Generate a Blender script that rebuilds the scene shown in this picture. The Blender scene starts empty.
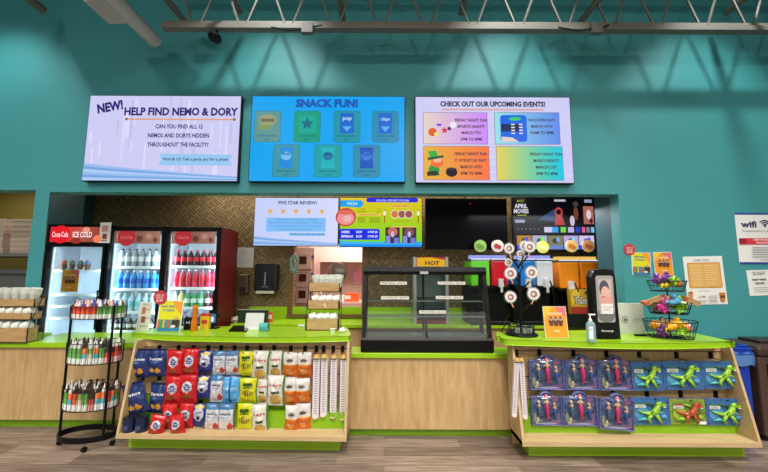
import bpy, math, random
from mathutils import Vector, Matrix, Euler, noise as mnoise
R = random.Random(7)
SC = bpy.context.scene
COL = SC.collection
PI = math.pi

# ------------------------------------------------------------------ camera
F = 339.0; PITCH = math.radians(6.07); EYE = 1.65; PX0 = 385.0; ROLL = math.radians(.25)
cd = bpy.data.cameras.new('camera'); cam = bpy.data.objects.new('camera', cd); COL.objects.link(cam)
cd.sensor_width = 36; cd.lens = F / 768 * 36; cd.shift_x = -(PX0 - 384) / 768; cd.clip_start = .05
cam.matrix_world = Matrix.Translation((0, 0, EYE)) @ Euler((PI/2 + PITCH, 0, 0)).to_matrix().to_4x4() @ Matrix.Rotation(ROLL, 4, 'Z')
SC.camera = cam

def ray(px, py):
    a = (px - PX0) / F; b = (236 - py) / F
    c, s = math.cos(ROLL), math.sin(ROLL)
    a, b = a*c - b*s, b*c + a*s
    return (a, math.cos(PITCH) - b*math.sin(PITCH), math.sin(PITCH) + b*math.cos(PITCH))
def at(px, py, y):
    """a point of the photograph turned into the place on the plane Y = y"""
    d = ray(px, py); t = y / d[1]
    return Vector((d[0]*t, y, EYE + d[2]*t))
def atz(px, py, z):
    d = ray(px, py); t = (z - EYE) / d[2]
    return Vector((d[0]*t, d[1]*t, z))

# ------------------------------------------------------------------ materials
def lin(c):
    return tuple((v/12.92 if v <= .04045 else ((v + .055)/1.055)**2.4) for v in (x/255 for x in c))
MATS = {}
SOFTS = {}
def mat(col, rough=.5, metal=0.0, emit=0.0, var=.05, spec=.5):
    """plain painted / printed surface with a slight procedural mottling"""
    key = (col, rough, metal, emit, var, spec)
    if key in MATS: return MATS[key]
    m = bpy.data.materials.new('surface'); m.use_nodes = True
    nt = m.node_tree; b = nt.nodes['Principled BSDF']; L = lin(col)
    if emit:
        b.inputs['Base Color'].default_value = (0.01, .01, .01, 1)
        b.inputs['Emission Color'].default_value = (*L, 1); b.inputs['Emission Strength'].default_value = emit
        b.inputs['Roughness'].default_value = .3; b.inputs['Specular IOR Level'].default_value = .1
    else:
        b.inputs['Roughness'].default_value = rough; b.inputs['Metallic'].default_value = metal
        b.inputs['Specular IOR Level'].default_value = spec
        n = nt.nodes.new('ShaderNodeTexNoise'); n.inputs['Scale'].default_value = 30
        tc = nt.nodes.new('ShaderNodeTexCoord'); nt.links.new(tc.outputs['Object'], n.inputs['Vector'])
        r = nt.nodes.new('ShaderNodeMix'); r.data_type = 'RGBA'
        r.inputs[6].default_value = tuple(min(1, v*(1 - var)) for v in L) + (1,)
        r.inputs[7].default_value = tuple(min(1, v*(1 + var)) for v in L) + (1,)
        nt.links.new(n.outputs['Fac'], r.inputs[0]); nt.links.new(r.outputs[2], b.inputs['Base Color'])
    MATS[key] = m
    return m
def E(*c, s=1.0): return mat(tuple(c), emit=s)
def P(*c, r=.5): return mat(tuple(c), rough=r)

def nodes(name):
    m = bpy.data.materials.new(name); m.use_nodes = True
    nt = m.node_tree
    return m, nt, nt.nodes['Principled BSDF'], (lambda t: nt.nodes.new('ShaderNode' + t)), nt.links.new
def ramp(nt, stops):
    r = nt.nodes.new('ShaderNodeValToRGB'); e = r.color_ramp.elements
    while len(e) < len(stops): e.new(.5)
    for i, (p, c) in enumerate(stops): e[i].position = p; e[i].color = (*lin(c), 1)
    return r
def mapped(nt, N, L, scale, rot=(0, 0, 0), coord='Object'):
    tc = N('TexCoord'); mp = N('Mapping'); mp.inputs['Scale'].default_value = scale; mp.inputs['Rotation'].default_value = rot
    L(tc.outputs[coord], mp.inputs['Vector']); return mp

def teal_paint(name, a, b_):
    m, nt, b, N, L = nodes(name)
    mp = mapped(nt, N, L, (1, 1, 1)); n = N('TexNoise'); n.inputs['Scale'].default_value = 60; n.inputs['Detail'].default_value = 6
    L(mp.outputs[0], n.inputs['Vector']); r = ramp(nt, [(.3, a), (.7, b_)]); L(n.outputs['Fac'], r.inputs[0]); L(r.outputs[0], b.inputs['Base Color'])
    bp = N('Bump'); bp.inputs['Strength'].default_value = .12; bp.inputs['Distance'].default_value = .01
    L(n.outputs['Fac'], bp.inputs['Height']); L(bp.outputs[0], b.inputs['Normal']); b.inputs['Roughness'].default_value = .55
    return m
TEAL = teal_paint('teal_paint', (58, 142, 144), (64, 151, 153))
TEAL_SHADE = teal_paint('shaded_teal_paint', (26, 72, 82), (31, 80, 90))  # same wall paint, with the shade of the recesses put into the colour

def wood(name, a, c, scale=(9, 9, 1.1), rough=.5, rot=(0, 0, 0)):
    m, nt, b, N, L = nodes(name)
    mp = mapped(nt, N, L, scale, rot); n = N('TexNoise'); n.inputs['Scale'].default_value = 3.2; n.inputs['Detail'].default_value = 8; n.inputs['Distortion'].default_value = .4
    L(mp.outputs[0], n.inputs['Vector']); r = ramp(nt, [(.25, a), (.75, c)]); L(n.outputs['Fac'], r.inputs[0]); L(r.outputs[0], b.inputs['Base Color'])
    b.inputs['Roughness'].default_value = rough
    return m
MAPLE = wood('maple_panel', (176, 142, 94), (206, 174, 124))
MAPLE_P = wood('maple_ply', (186, 156, 110), (206, 178, 132), (1.1, 9, 9))
BIRCH = wood('pale_wood', (190, 150, 92), (214, 178, 120), (2, 9, 9))
DARKWOOD = wood('dark_wood', (70, 46, 24), (104, 70, 38))
BAMBOO_BOX = wood('bamboo_box', (170, 132, 84), (200, 164, 112), (2, 9, 9))
LIME = mat((152, 198, 24), rough=.28, var=.03)
LIME_K = mat((128, 178, 20), rough=.3, var=.05)

def woven():
    m, nt, b, N, L = nodes('woven_bamboo')
    mp = mapped(nt, N, L, (1, 1, 1), (0, math.radians(45), 0))
    br = []
    for rt in (0, PI/2):
        m2 = N('Mapping'); m2.inputs['Rotation'].default_value = (PI/2, 0, rt); L(mp.outputs[0], m2.inputs['Vector'])
        k = N('TexBrick'); k.inputs['Scale'].default_value = 5; k.inputs['Brick Width'].default_value = .8; k.inputs['Row Height'].default_value = .2
        k.inputs['Mortar Size'].default_value = .035
        k.inputs['Color1'].default_value = (*lin((142, 120, 78)), 1); k.inputs['Color2'].default_value = (*lin((112, 92, 56)), 1); k.inputs['Mortar'].default_value = (*lin((74, 60, 36)), 1)
        L(m2.outputs[0], k.inputs['Vector']); br.append(k)
    ch = N('TexChecker'); ch.inputs['Scale'].default_value = 4; L(mp.outputs[0], ch.inputs['Vector'])
    mx = N('Mix'); mx.data_type = 'RGBA'; L(ch.outputs['Fac'], mx.inputs[0]); L(br[0].outputs[0], mx.inputs[6]); L(br[1].outputs[0], mx.inputs[7])
    L(mx.outputs[2], b.inputs['Base Color']); b.inputs['Roughness'].default_value = .7
    return m
WOVEN = woven()

def planks():
    m, nt, b, N, L = nodes('vinyl_planks')
    mp = mapped(nt, N, L, (1, 1, 1))
    k = N('TexBrick'); k.inputs['Scale'].default_value = 1; k.inputs['Brick Width'].default_value = 1.15; k.inputs['Row Height'].default_value = .155
    k.inputs['Mortar Size'].default_value = .0015; k.offset = .37; k.inputs['Bias'].default_value = 0
    k.inputs['Color1'].default_value = (*lin((176, 156, 140)), 1); k.inputs['Color2'].default_value = (*lin((128, 110, 98)), 1); k.inputs['Mortar'].default_value = (*lin((92, 80, 70)), 1)
    L(mp.outputs[0], k.inputs['Vector'])
    m2 = mapped(nt, N, L, (1.6, 26, 1)); n = N('TexNoise'); n.inputs['Scale'].default_value = 1.6; n.inputs['Detail'].default_value = 8; n.inputs['Distortion'].default_value = .6
    L(m2.outputs[0], n.inputs['Vector']); r = ramp(nt, [(.28, (150, 148, 145)), (.72, (255, 252, 248))]); L(n.outputs['Fac'], r.inputs[0])
    mx = N('Mix'); mx.data_type = 'RGBA'; mx.blend_type = 'MULTIPLY'; mx.inputs[0].default_value = 1
    L(k.outputs[0], mx.inputs[6]); L(r.outputs[0], mx.inputs[7]); L(mx.outputs[2], b.inputs['Base Color']); b.inputs['Roughness'].default_value = .42
    return m
PLANKS = planks()

def film(name, col, a):
    m, nt, b, N, L = nodes(name); nt.nodes.remove(b)
    t = N('BsdfTransparent'); g = N('BsdfDiffuse'); g.inputs[0].default_value = (*lin(col), 1); mx = N('MixShader'); mx.inputs[0].default_value = a
    L(t.outputs[0], mx.inputs[1]); L(g.outputs[0], mx.inputs[2]); L(mx.outputs[0], nt.nodes['Material Output'].inputs[0]); return m
def glass(name, tint=(240, 248, 246), mixf=.08, rough=.02):
    m, nt, b, N, L = nodes(name); nt.nodes.remove(b)
    t = N('BsdfTransparent'); t.inputs[0].default_value = (*lin(tint), 1); g = N('BsdfGlossy'); g.inputs['Roughness'].default_value = rough
    fr = N('LayerWeight'); fr.inputs[0].default_value = .15; ad = N('Math'); ad.operation = 'MULTIPLY_ADD'; ad.inputs[1].default_value = .6; ad.inputs[2].default_value = mixf; ad.use_clamp = True
    L(fr.outputs['Facing'], ad.inputs[0]); mx = N('MixShader'); L(ad.outputs[0], mx.inputs[0]); L(t.outputs[0], mx.inputs[1]); L(g.outputs[0], mx.inputs[2])
    L(mx.outputs[0], nt.nodes['Material Output'].inputs[0]); return m
GLASS = glass('clear_glass', mixf=.04)
WRAP = glass('clear_wrap', (246, 247, 250), .03, .12)
JAR = glass('jar_glass', (205, 222, 216), .16, .05)

BLACK = mat((12, 12, 13), rough=.4, spec=.2); BLACKM = mat((22, 20, 20), rough=.5, metal=.3); STEEL = mat((150, 150, 152), rough=.35, metal=.9)
WHITE = mat((236, 236, 232)); PAPER = mat((232, 232, 226), rough=.7); GREYM = mat((150, 140, 128), rough=.6)

# ------------------------------------------------------------------ mesh building
TXT = {}
def text_geo(s, bold=0.0):
    k = (s, bold)
    if k not in TXT:
        c = bpy.data.curves.new('t', 'FONT'); c.body = s; c.size = 1; c.offset = bold; c.resolution_u = 2
        o = bpy.data.objects.new('t', c); me = bpy.data.meshes.new_from_object(o)
        v = [tuple(p.co)[:2] for p in me.vertices]; f = [tuple(p.vertices) for p in me.polygons]
        bpy.data.objects.remove(o); bpy.data.curves.remove(c); bpy.data.meshes.remove(me)
        if v:
            x0 = min(p[0] for p in v); x1 = max(p[0] for p in v); y0 = min(p[1] for p in v); y1 = max(p[1] for p in v)
            v = [((p[0]-x0)/(x1-x0), (p[1]-y0)/(y1-y0)) for p in v]
        TXT[k] = (v, f, (x1-x0)/(y1-y0) if v else 1)
    return TXT[k]

class MB:
    def __init__(s): s.v = []; s.f = []; s.fm = []; s.mats = []; s.M = None
    def mi(s, m):
        if m not in s.mats: s.mats.append(m)
        return s.mats.index(m)
    def add(s, vs, fs, m):
        b = len(s.v)
        for p in vs:
            p = Vector(p)
            if s.M is not None: p = s.M @ p
            s.v.append(p)
        if callable(m):
            for i, f in enumerate(fs): s.f.append([b+k for k in f]); s.fm.append(s.mi(m(i)))
        else:
            q = s.mi(m)
            for f in fs: s.f.append([b+k for k in f]); s.fm.append(q)
        return s
    def box(s, x0, x1, y0, y1, z0, z1, m):
        v = [(x, y, z) for x in (x0, x1) for y in (y0, y1) for z in (z0, z1)]
        return s.add(v, [(0,1,3,2), (4,6,7,5), (0,4,5,1), (2,3,7,6), (0,2,6,4), (1,5,7,3)], m)
    def prism(s, pts, a, b, m, axis='y', mcap=None):
        """outline pts extruded from a to b; axis y: pts are (x,z); axis z: (x,y); axis x: (y,z)"""
        g = {'y': lambda p, t: (p[0], t, p[1]), 'z': lambda p, t: (p[0], p[1], t), 'x': lambda p, t: (t, p[0], p[1])}[axis]
        n = len(pts); v = [g(p, a) for p in pts] + [g(p, b) for p in pts]
        s.add(v, [(i, (i+1) % n, (i+1) % n+n, i+n) for i in range(n)], m)
        b0 = len(s.v) - 2*n
        q = s.mi(mcap or m)
        s.f.append([b0+i for i in range(n)]); s.fm.append(q); s.f.append([b0+n+i for i in reversed(range(n))]); s.fm.append(q)
        return s
    def tube(s, pts, r, m, n=6, closed=False):
        pts = [Vector(p) for p in pts]; k = len(pts); v = []; f = []
        for i, p in enumerate(pts):
            a = pts[i-1] if (i or closed) else pts[0]; b = pts[(i+1) % k] if (i < k-1 or closed) else pts[-1]
            d = (b-a).normalized(); u = d.orthogonal().normalized() if i == 0 else (u - d*u.dot(d)).normalized(); w = d.cross(u)
            rr = r[i] if isinstance(r, (list, tuple)) else r
            v += [p + (u*math.cos(2*PI*j/n) + w*math.sin(2*PI*j/n))*rr for j in range(n)]
        for i in range(k if closed else k-1):
            for j in range(n): f.append((i*n+j, i*n+(j+1) % n, ((i+1) % k)*n+(j+1) % n, ((i+1) % k)*n+j))
        if not closed: f += [tuple(range(n))[::-1], tuple((k-1)*n+j for j in range(n))]
        return s.add(v, f, m)
    def lathe(s, prof, m, n=12, c=(0, 0, 0), sx=1, sy=1):
        """prof [(r,z)...]; m one material or one per segment"""
        v = []; f = []; ms = []
        for r, z in prof: v += [(c[0]+r*sx*math.cos(2*PI*j/n), c[1]+r*sy*math.sin(2*PI*j/n), c[2]+z) for j in range(n)]
        for i in range(len(prof)-1):
            for j in range(n): f.append((i*n+j, i*n+(j+1) % n, (i+1)*n+(j+1) % n, (i+1)*n+j)); ms.append(m[i] if isinstance(m, list) else m)
        f.append(tuple(range(n))[::-1]); ms.append(ms[0]); f.append(tuple((len(prof)-1)*n+j for j in range(n))); ms.append(ms[-2])
        return s.add(v, f, lambda i: ms[i])
    def blob(s, c, r, m, n=10, k=6, wob=0, rnd=None):
        v = []; f = []
        rx, ry, rz = r if isinstance(r, tuple) else (r, r, r)
        for i in range(k+1):
            t = PI*i/k
            for j in range(n):
                q = 1 + (rnd.uniform(-wob, wob) if (wob and 0 < i < k) else 0); a = 2*PI*j/n
                v.append((c[0]+rx*math.sin(t)*math.cos(a)*q, c[1]+ry*math.sin(t)*math.sin(a)*q, c[2]-rz*math.cos(t)*q))
        for i in range(k):
            for j in range(n): f.append((i*n+j, i*n+(j+1) % n, (i+1)*n+(j+1) % n, (i+1)*n+j))
        return s.add(v, f, m)
    def text(s, t, x, z, h, m, y=0, w=None, bold=0.0, align=.5, warp=None, rot=0):
        """lettering of height h centred (align) at x with baseline z, facing -Y; w squeezes it to a width"""
        v, f, asp = text_geo(t, bold)
        if w is None: w = h*asp
        out = []
        for a, b in v:
            dx = (a-align)*w; dz = b*h
            if rot: dx, dz = dx*math.cos(rot)-dz*math.sin(rot), dx*math.sin(rot)+dz*math.cos(rot)
            px, pz = x+dx, z+dz
            out.append((px, y if warp is None else warp(px, pz), pz))
        return s.add(out, f, m)
    def build(s, name, parent=None, loc=(0, 0, 0), rot=(0, 0, 0), smooth=False, bevel=0, **tags):
        me = bpy.data.meshes.new(name); me.from_pydata([tuple(p) for p in s.v], [], s.f)
        for m in s.mats: me.materials.append(m)
        me.polygons.foreach_set('material_index', s.fm)
        if smooth: me.polygons.foreach_set('use_smooth', [True]*len(s.f))
        me.update()
        if smooth and smooth != 'all':
            try: me.set_sharp_from_angle(angle=math.radians(40))
            except Exception: pass
        o = bpy.data.objects.new(name, me); COL.objects.link(o); o.location = loc; o.rotation_euler = rot
        if parent: o.parent = parent
        if bevel:
            b = o.modifiers.new('b', 'BEVEL'); b.width = bevel; b.segments = 2; b.limit_method = 'ANGLE'
        tag(o, **tags); return o

LABELS = {}
def tag(o, label=None, cat=None, group=None, kind=None):
    if label:
        if label in LABELS and LABELS[label] != (group or 0): print('DUPLABEL', label)
        LABELS[label] = group or 0
        o['label'] = label
    if cat: o['category'] = cat
    if group: o['group'] = group
    if kind: o['kind'] = kind
    return o
def empty(name, loc, label, cat, group=None, rot=(0, 0, 0)):
    o = bpy.data.objects.new(name, None); COL.objects.link(o); o.location = loc; o.rotation_euler = rot; o.empty_display_size = .05
    return tag(o, label, cat, group)
CH = {}
def copy_thing(o, loc, label, group=None, rot=None, cat=None):
    c = o.copy(); COL.objects.link(c); c.location = loc
    if rot is not None: c.rotation_euler = rot
    kids = CH.setdefault(o, [k for k in bpy.data.objects if k.parent == o])
    for k in kids:
        d = k.copy(); COL.objects.link(d); d.parent = c
        for g in CH.setdefault(k, [q for q in bpy.data.objects if q.parent == k]):
            e = g.copy(); COL.objects.link(e); e.parent = d
    tag(c, label, cat, group)
    return c
ORD = 'first second third fourth fifth sixth seventh eighth ninth tenth eleventh twelfth'.split()

class Art(MB):
    """flat printed or lit picture w x h, drawn with u right and v down in 0..1, facing -Y, foot at z=0"""
    def __init__(s, w, h, step=.0012): super().__init__(); s.w = w; s.h = h; s.k = 0; s.step = step; s.y0 = 0
    def pt(s, u, v): return ((u-.5)*s.w, s.y0 - s.k*s.step, (1-v)*s.h)
    def poly(s, pts, m): s.k += 1; s.add([s.pt(*p) for p in pts], [tuple(range(len(pts)))], m); return s
    def rect(s, u0, v0, u1, v1, m): return s.poly([(u0, v0), (u1, v0), (u1, v1), (u0, v1)], m)
    def ell(s, u, v, ru, rv, m, n=18): return s.poly([(u+ru*math.cos(2*PI*i/n), v+rv*math.sin(2*PI*i/n)) for i in range(n)], m)
    def circ(s, u, v, ru, m): return s.ell(u, v, ru, ru*s.w/s.h, m)
    def rrect(s, u0, v0, u1, v1, r, m):
        rv = r*s.w/s.h; pts = []
        for cu, cv, a in ((u1-r, v0+rv, -90), (u1-r, v1-rv, 0), (u0+r, v1-rv, 90), (u0+r, v0+rv, 180)):
            for i in range(5): t = math.radians(a+i*22.5); pts.append((cu+r*math.cos(t), cv+rv*math.sin(t)))
        return s.poly(pts, m)
    def txt(s, t, u, v, h, m, w=None, bold=0.0, align=.5, rot=0):
        """centred at u, baseline v; h and w as fractions of the picture"""
        s.k += 1
        return s.text(t, (u-.5)*s.w, (1-v)*s.h, h*s.h, m, y=s.y0-s.k*s.step, w=(w*s.w if w else None), bold=bold, align=align, rot=rot)
    def grad(s, u0, v0, u1, v1, ca, cb, emit=True, n=18):
        s.k += 1
        for i in range(n):
            t = i/(n-1); c = tuple(int(ca[q]*(1-t)+cb[q]*t) for q in range(3)); a = u0+(u1-u0)*i/n; b = u0+(u1-u0)*(i+1)/n
            s.add([s.pt(a, v0), s.pt(b, v0), s.pt(b, v1), s.pt(a, v1)], [(0, 1, 2, 3)], E(*c) if emit else P(*c))
        return s
    def star(s, u, v, r, m):
        return s.poly([(u+(r if i % 2 == 0 else r*.42)*math.sin(PI*i/5), v-(r if i % 2 == 0 else r*.42)*s.w/s.h*math.cos(PI*i/5)) for i in range(10)], m)

def span(x0, x1, ytop, ybot, Y):
    """place on plane Y for a picture rectangle: x centre, z foot, width, height"""
    cx = (x0+x1)/2; a = at(cx, ytop, Y); b = at(cx, ybot, Y); l = at(x0, (ytop+ybot)/2, Y); r = at(x1, (ytop+ybot)/2, Y)
    return (l.x+r.x)/2, b.z, r.x-l.x, a.z-b.z

# ================================================================== SETTING
WY = 3.95            # face of the teal wall
BY = 5.25            # woven wall behind the counters
Z0 = 2.58            # underside of the header over the opening
def struct(mb, name, **k): return mb.build(name, kind='structure', **k)
struct(MB().box(-9, 9, -5, 10, -.1, 0, PLANKS), 'floor')
PL, PR, OR_ = -4.15, -3.98, 2.77
w = MB().box(PL, OR_, WY, WY+.16, Z0, 6.5, TEAL)                    # above the opening
w.box(-9, PL, WY, WY+.16, 2.6, 6.5, TEAL).prism([(PL, WY), (PR, WY), (PR-.15, WY+.16), (PL-.1, WY+.16)], 0, Z0, TEAL, 'z')
w.box(OR_, 9, WY, WY+.16, 0, 6.5, TEAL)
struct(w, 'wall_front')
struct(MB().box(OR_, OR_+.24, WY+.16, 4.42, 0, 3.0, TEAL_SHADE).box(OR_+.33, OR_+.45, 4.42, BY, 0, 3.0, TEAL_SHADE).box(OR_+.2, OR_+.34, 4.41, 4.43, 0, 3.0, TEAL_SHADE), 'wall_right')
struct(MB().box(-5.12, -4.56, 5.06, 5.14, 0, 3.2, TEAL_SHADE).box(-4.66, -4.58, 5.14, 5.9, 0, 3.2, TEAL_SHADE), 'wall_left')
KX0, KX1 = at(294, 280, BY).x, at(362, 280, BY).x
KZ0, KZ1 = at(330, 314, BY).z, at(330, 244, BY).z
w = MB().box(-4.66, KX0, BY, BY+.1, 0, 3.0, WOVEN).box(KX1, OR_+.45, BY, BY+.1, 0, 3.0, WOVEN)
w.box(KX0, KX1, BY, BY+.1, 0, KZ0, WOVEN).box(KX0, KX1, BY, BY+.1, KZ1, 3.0, WOVEN)
struct(w, 'wall_back')
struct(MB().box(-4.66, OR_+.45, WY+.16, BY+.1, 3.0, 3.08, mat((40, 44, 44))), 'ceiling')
struct(MB().box(-9, 9, -5, WY+.16, 6.5, 6.6, mat((60, 80, 80))), 'ceiling')
# trim of the kitchen hatch
t = MB(); tm = wood('oak_trim', (96, 66, 30), (130, 92, 48))
t.box(KX0-.08, KX0, BY-.04, BY, KZ0-.03, KZ1, tm).box(KX1, KX1+.09, BY-.04, BY, KZ0-.03, KZ1, tm).box(KX0-.08, KX1+.09, BY-.08, BY+.1, KZ0-.04, KZ0, tm)
struct(t, 'trim_1')
# kitchen seen through the hatch
km = mat((206, 176, 164), rough=.5)
w = MB().box(KX0-1, KX1+1.2, 8.0, 8.1, 0, 3.2, km); struct(w, 'wall_kitchen_back')
struct(MB().box(KX0-1.1, KX0-1, BY+.1, 8, 0, 3.2, km), 'wall_kitchen_left')
struct(MB().box(KX1+1.2, KX1+1.3, BY+.1, 8, 0, 3.2, km), 'wall_kitchen_right')
struct(MB().box(KX0-1.1, KX1+1.3, BY+.1, 8.1, 3.2, 3.28, km), 'ceiling')
# side room beyond the opening on the far left
ol = mat((112, 98, 34), rough=.6)
struct(MB().box(-9, -4.66, 5.9, 6.0, 0, 3.2, ol), 'wall_side_room')
struct(MB().box(-9, -4.74, WY+.16, 6.0, 3.2, 3.28, ol), 'ceiling')

# ================================================================== COUNTERS
def arc_between(pts, n=5):
    """smooth line through points (Catmull-Rom)"""
    out = []
    P_ = [pts[0]] + list(pts) + [pts[-1]]
    for i in range(1, len(P_)-2):
        for j in range(n):
            t = j/n; a, b, c, d = P_[i-1], P_[i], P_[i+1], P_[i+2]
            out.append(.5*((2*b) + (c-a)*t + (2*a-5*b+4*c-d)*t*t + (3*b-a-3*c+d)*t**3))
    out.append(pts[-1]); return out
# middle counter
MT = .83
mr = empty('service_counter', (.47, 3.7, 0), 'low wood fronted counter with lime top between the two snack displays', 'counter')
def L_(p, o): return (p[0]-o[0], p[1]-o[1])
MB().box(-.9, .93, -.12, .12, .085, MT-.055, MAPLE).build('front_panel', mr)
MB().box(-.9, .93, -.06, .12, 0, .085, LIME_K).build('kick_base', mr)
MB().box(-.9, .93, -.15, .15, MT-.05, MT, LIME).build('countertop', mr, bevel=.006)
MB().box(-.9, .93, .12, .15, 0, MT-.05, MAPLE).build('back_panel', mr)
# left counter
LT = .882
lr = empty('long_counter', (-3.6, 3.85, 0), 'wood fronted counter with lime top behind the wheeled candy rack at left', 'counter')
MB().box(-3.2, 1.05, -.09, .1, .085, LT-.05, MAPLE).build('front_panel', lr)
MB().box(-3.2, 1.05, -.04, .1, 0, .085, LIME_K).build('kick_base', lr)
MB().box(-3.2, 1.1, -.12, .095, LT-.05, LT, LIME).box(-3.2, -.56, .1, .5, LT-.05, LT, LIME).box(-.36, 1.1, .095, .5, LT-.05, LT, LIME).build('countertop', lr)
# back counter along the woven wall
BT = .95
x0 = at(233, 320, 4.7).x; x1 = OR_+.32
br = empty('back_counter', ((x0+x1)/2, 4.95, 0), 'wall counter with lime top and splashback against the woven wall', 'counter')
hw = (x1-x0)/2-.005
MB().box(-hw, hw, -.28, .29, 0, BT-.04, MAPLE).build('front_panel', br)
MB().box(-hw, hw, -.33, .29, BT-.04, BT, LIME).build('countertop', br)
MB().box(-hw, hw, .265, .295, BT, BT+.17, LIME).build('splashback', br)

# display units
DT = 1.03
def display(name, label, base, xl, xr, front_px, extra_px, yb, kick):
    r = empty(name, base, label, 'display stand'); o = base
    fr = [atz(px, py, DT-.052) for px, py in front_px]
    line = arc_between(fr, 5); back = [atz(px, py, DT) for px, py in extra_px]
    pts = [L_(p, o) for p in line] + [L_(p, o) for p in back]
    MB().prism(pts, DT-.052, DT, LIME, 'z').build('countertop', r, bevel=.006)
    hw = (xr-xl)/2; cx = (xl+xr)/2-o[0]
    yb_ = yb-o[1]
    side = [(yb_+.04, .148), (-.10, .148), (-.12, .165), (kick[3], .93), (kick[3]+.01, DT-.055), (yb_+.04, DT-.055)]
    for s_ in (-1, 1):
        a = cx+s_*hw; MB().prism(side, a-.012, a+.012, MAPLE_P, 'x').build('side_panel', r)
    MB().box(cx-hw+.012, cx+hw-.012, yb_, yb_+.03, .45, DT-.056, MAPLE).build('back_panel', r)
    MB().box(cx-hw+.012, cx+hw-.012, yb_-.085, yb_+.03, .185, .33, LIME_K).box(cx-hw+.012, cx+hw-.012, yb_-.004, yb_+.03, .33, .45, LIME_K).build('lower_back_panel', r)
    MB().box(cx-hw-.012, cx+hw+.012, -.12, yb_+.03, .148, .185, MAPLE_P).build('bottom_shelf', r)
    MB().box(cx-hw+kick[0], cx+hw-kick[1], kick[2], yb_+.1, 0, .148, LIME).build('kick_base', r)
    # slatwall rails
    for z in (.90, .66, .45):
        MB().box(cx-hw+.013, cx+hw-.013, yb_-.006, yb_, z-.006, z+.006, mat((120, 92, 56))).build('slat_rail', r)
    # storage body under the top
    MB().box(cx-hw+.03, cx+hw-.03, yb_+.1, yb_+.12, 0, DT-.056, MAPLE).build('rear_panel', r)
    return r
Lo = (-1.38, 3.33, 0)
LB = 3.46
left_disp = display('snack_display', 'wood and lime display counter hung with chip bags and candy', Lo, -2.405, -.345,
    [(129, 337.5), (145, 339.3), (170, 341), (200, 341.7), (240, 342.3), (275, 342.4), (310, 342), (349, 341)],
    [(350.2, 333.5), (346, 327.5), (240, 326), (153, 328.5)], LB, (-.0, .07, .035, .01))
left_disp.rotation_euler.z = math.radians(-1.0)
Ro = (2.25, 3.24, 0)
RB = 3.38
right_disp = display('toy_display', 'wood and lime display counter hung with mermaid and dinosaur toy packs', Ro, 1.215, 3.275,
    [(500.7, 341.3), (507, 345), (540, 346.2), (570, 347.2), (600, 348.2), (640, 349), (675, 348.9), (710, 348), (735, 346.8)],
    [(734.6, 342), (695, 333.3), (600, 330), (497, 332), (497, 336.3)], RB, (.1, .0, .03, .05))

# ================================================================== WALL SCREENS
SLAT_E = [E(206, 204, 244), E(216, 214, 250), E(196, 194, 236), E(222, 220, 252)]
def tv(name, label, x0, x1, y0, y1, Y, draw, th=.06, rim=.008, group=None, mount='wall'):
    x, z, w, h = span(x0, x1, y0, y1, Y)
    r = empty(name, (x, Y, z), label, 'screen', group)
    MB().box(-w/2-rim, w/2+rim, .004, th, -rim, h+rim, BLACK).build('casing', r)
    a = Art(w, h, .0006); draw(a); a.build('screen_image', r)
    if mount == 'wall': MB().box(-.2, .2, th, WY-Y-.001, h*.3, h*.7, BLACKM).build('wall_bracket', r)
    else:
        top = 3.0 - z
        MB().box(-.02, .02, th, th+.04, h*.5, top, BLACKM).box(-.12, .12, th-.001, th+.02, h*.4, h*.7, BLACKM).build('ceiling_bracket', r)
    return r
NAVY = E(50, 34, 112); BLK = E(24, 22, 44)
def lav(a, vert=True):
    a.rect(0, 0, 1, 1, SLAT_E[0]); rr = random.Random(3)
    for i in range(34):
        if vert: u = rr.random()*.97; v = rr.random()*.7; a.k = 2; a.rect(u, v, u+.004+rr.random()*.02, min(1, v+.1+rr.random()*.5), SLAT_E[1+i % 3])
        else: v = rr.random()*.98; u = rr.random()*.6; a.k = 2; a.rect(u, v, min(1, u+.2+rr.random()*.4), v+.006, SLAT_E[1+i % 3])
    a.k = 4
def swoosh(a):
    for i in range(6):
        v = .80+i*.033; c = E(*[(150, 190, 240), (120, 165, 225), (175, 205, 248)][i % 3]); n = 10
        top = [(u/n, min(1, v+(1-v)*.75*((u/n)**.8))) for u in range(n+1)]
        a.k += 0; a.poly(top+[(1, 1), (0, 1)], c)
def d_find(a):
    lav(a); swoosh(a)
    q = lambda x, y: ((x-72)/640, (y-65)/362)
    u, v = q(165, 135); a.txt('NEW!', u, v, .12, NAVY, w=.17, bold=.05, rot=.2)
    u, v = q(463, 152); a.txt('HELP FIND NEMO & DORY', u, v, .10, NAVY, w=.75, bold=.042)
    a.rect(.255, .275, .97, .292, E(222, 160, 110)); a.circ(.255, .283, .01, E(150, 100, 80)); a.circ(.965, .283, .01, E(150, 100, 80))
    for i, s in enumerate(('CAN YOU FIND ALL 12', 'NEMOS AND DORYS HIDDEN', 'THROUGHOUT THE FACILITY?')):
        a.txt(s, .605, .395+i*.107, .052, NAVY, w=(.31, .40, .40)[i], bold=.03)
    a.poly([(.49, .69), (.965, .70), (.95, .76), (.965, .825), (.49, .825), (.505, .76)], E(150, 200, 240))
    a.txt('Find all 12? Tell a party pro for a prize!', .728, .78, .045, NAVY, w=.42, bold=.02)
tv('wall_television', 'large wall screen about finding hidden fish, leftmost of the three upper screens', 86.5, 239, 96, 180.7, 3.87, d_find, group=None)
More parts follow.
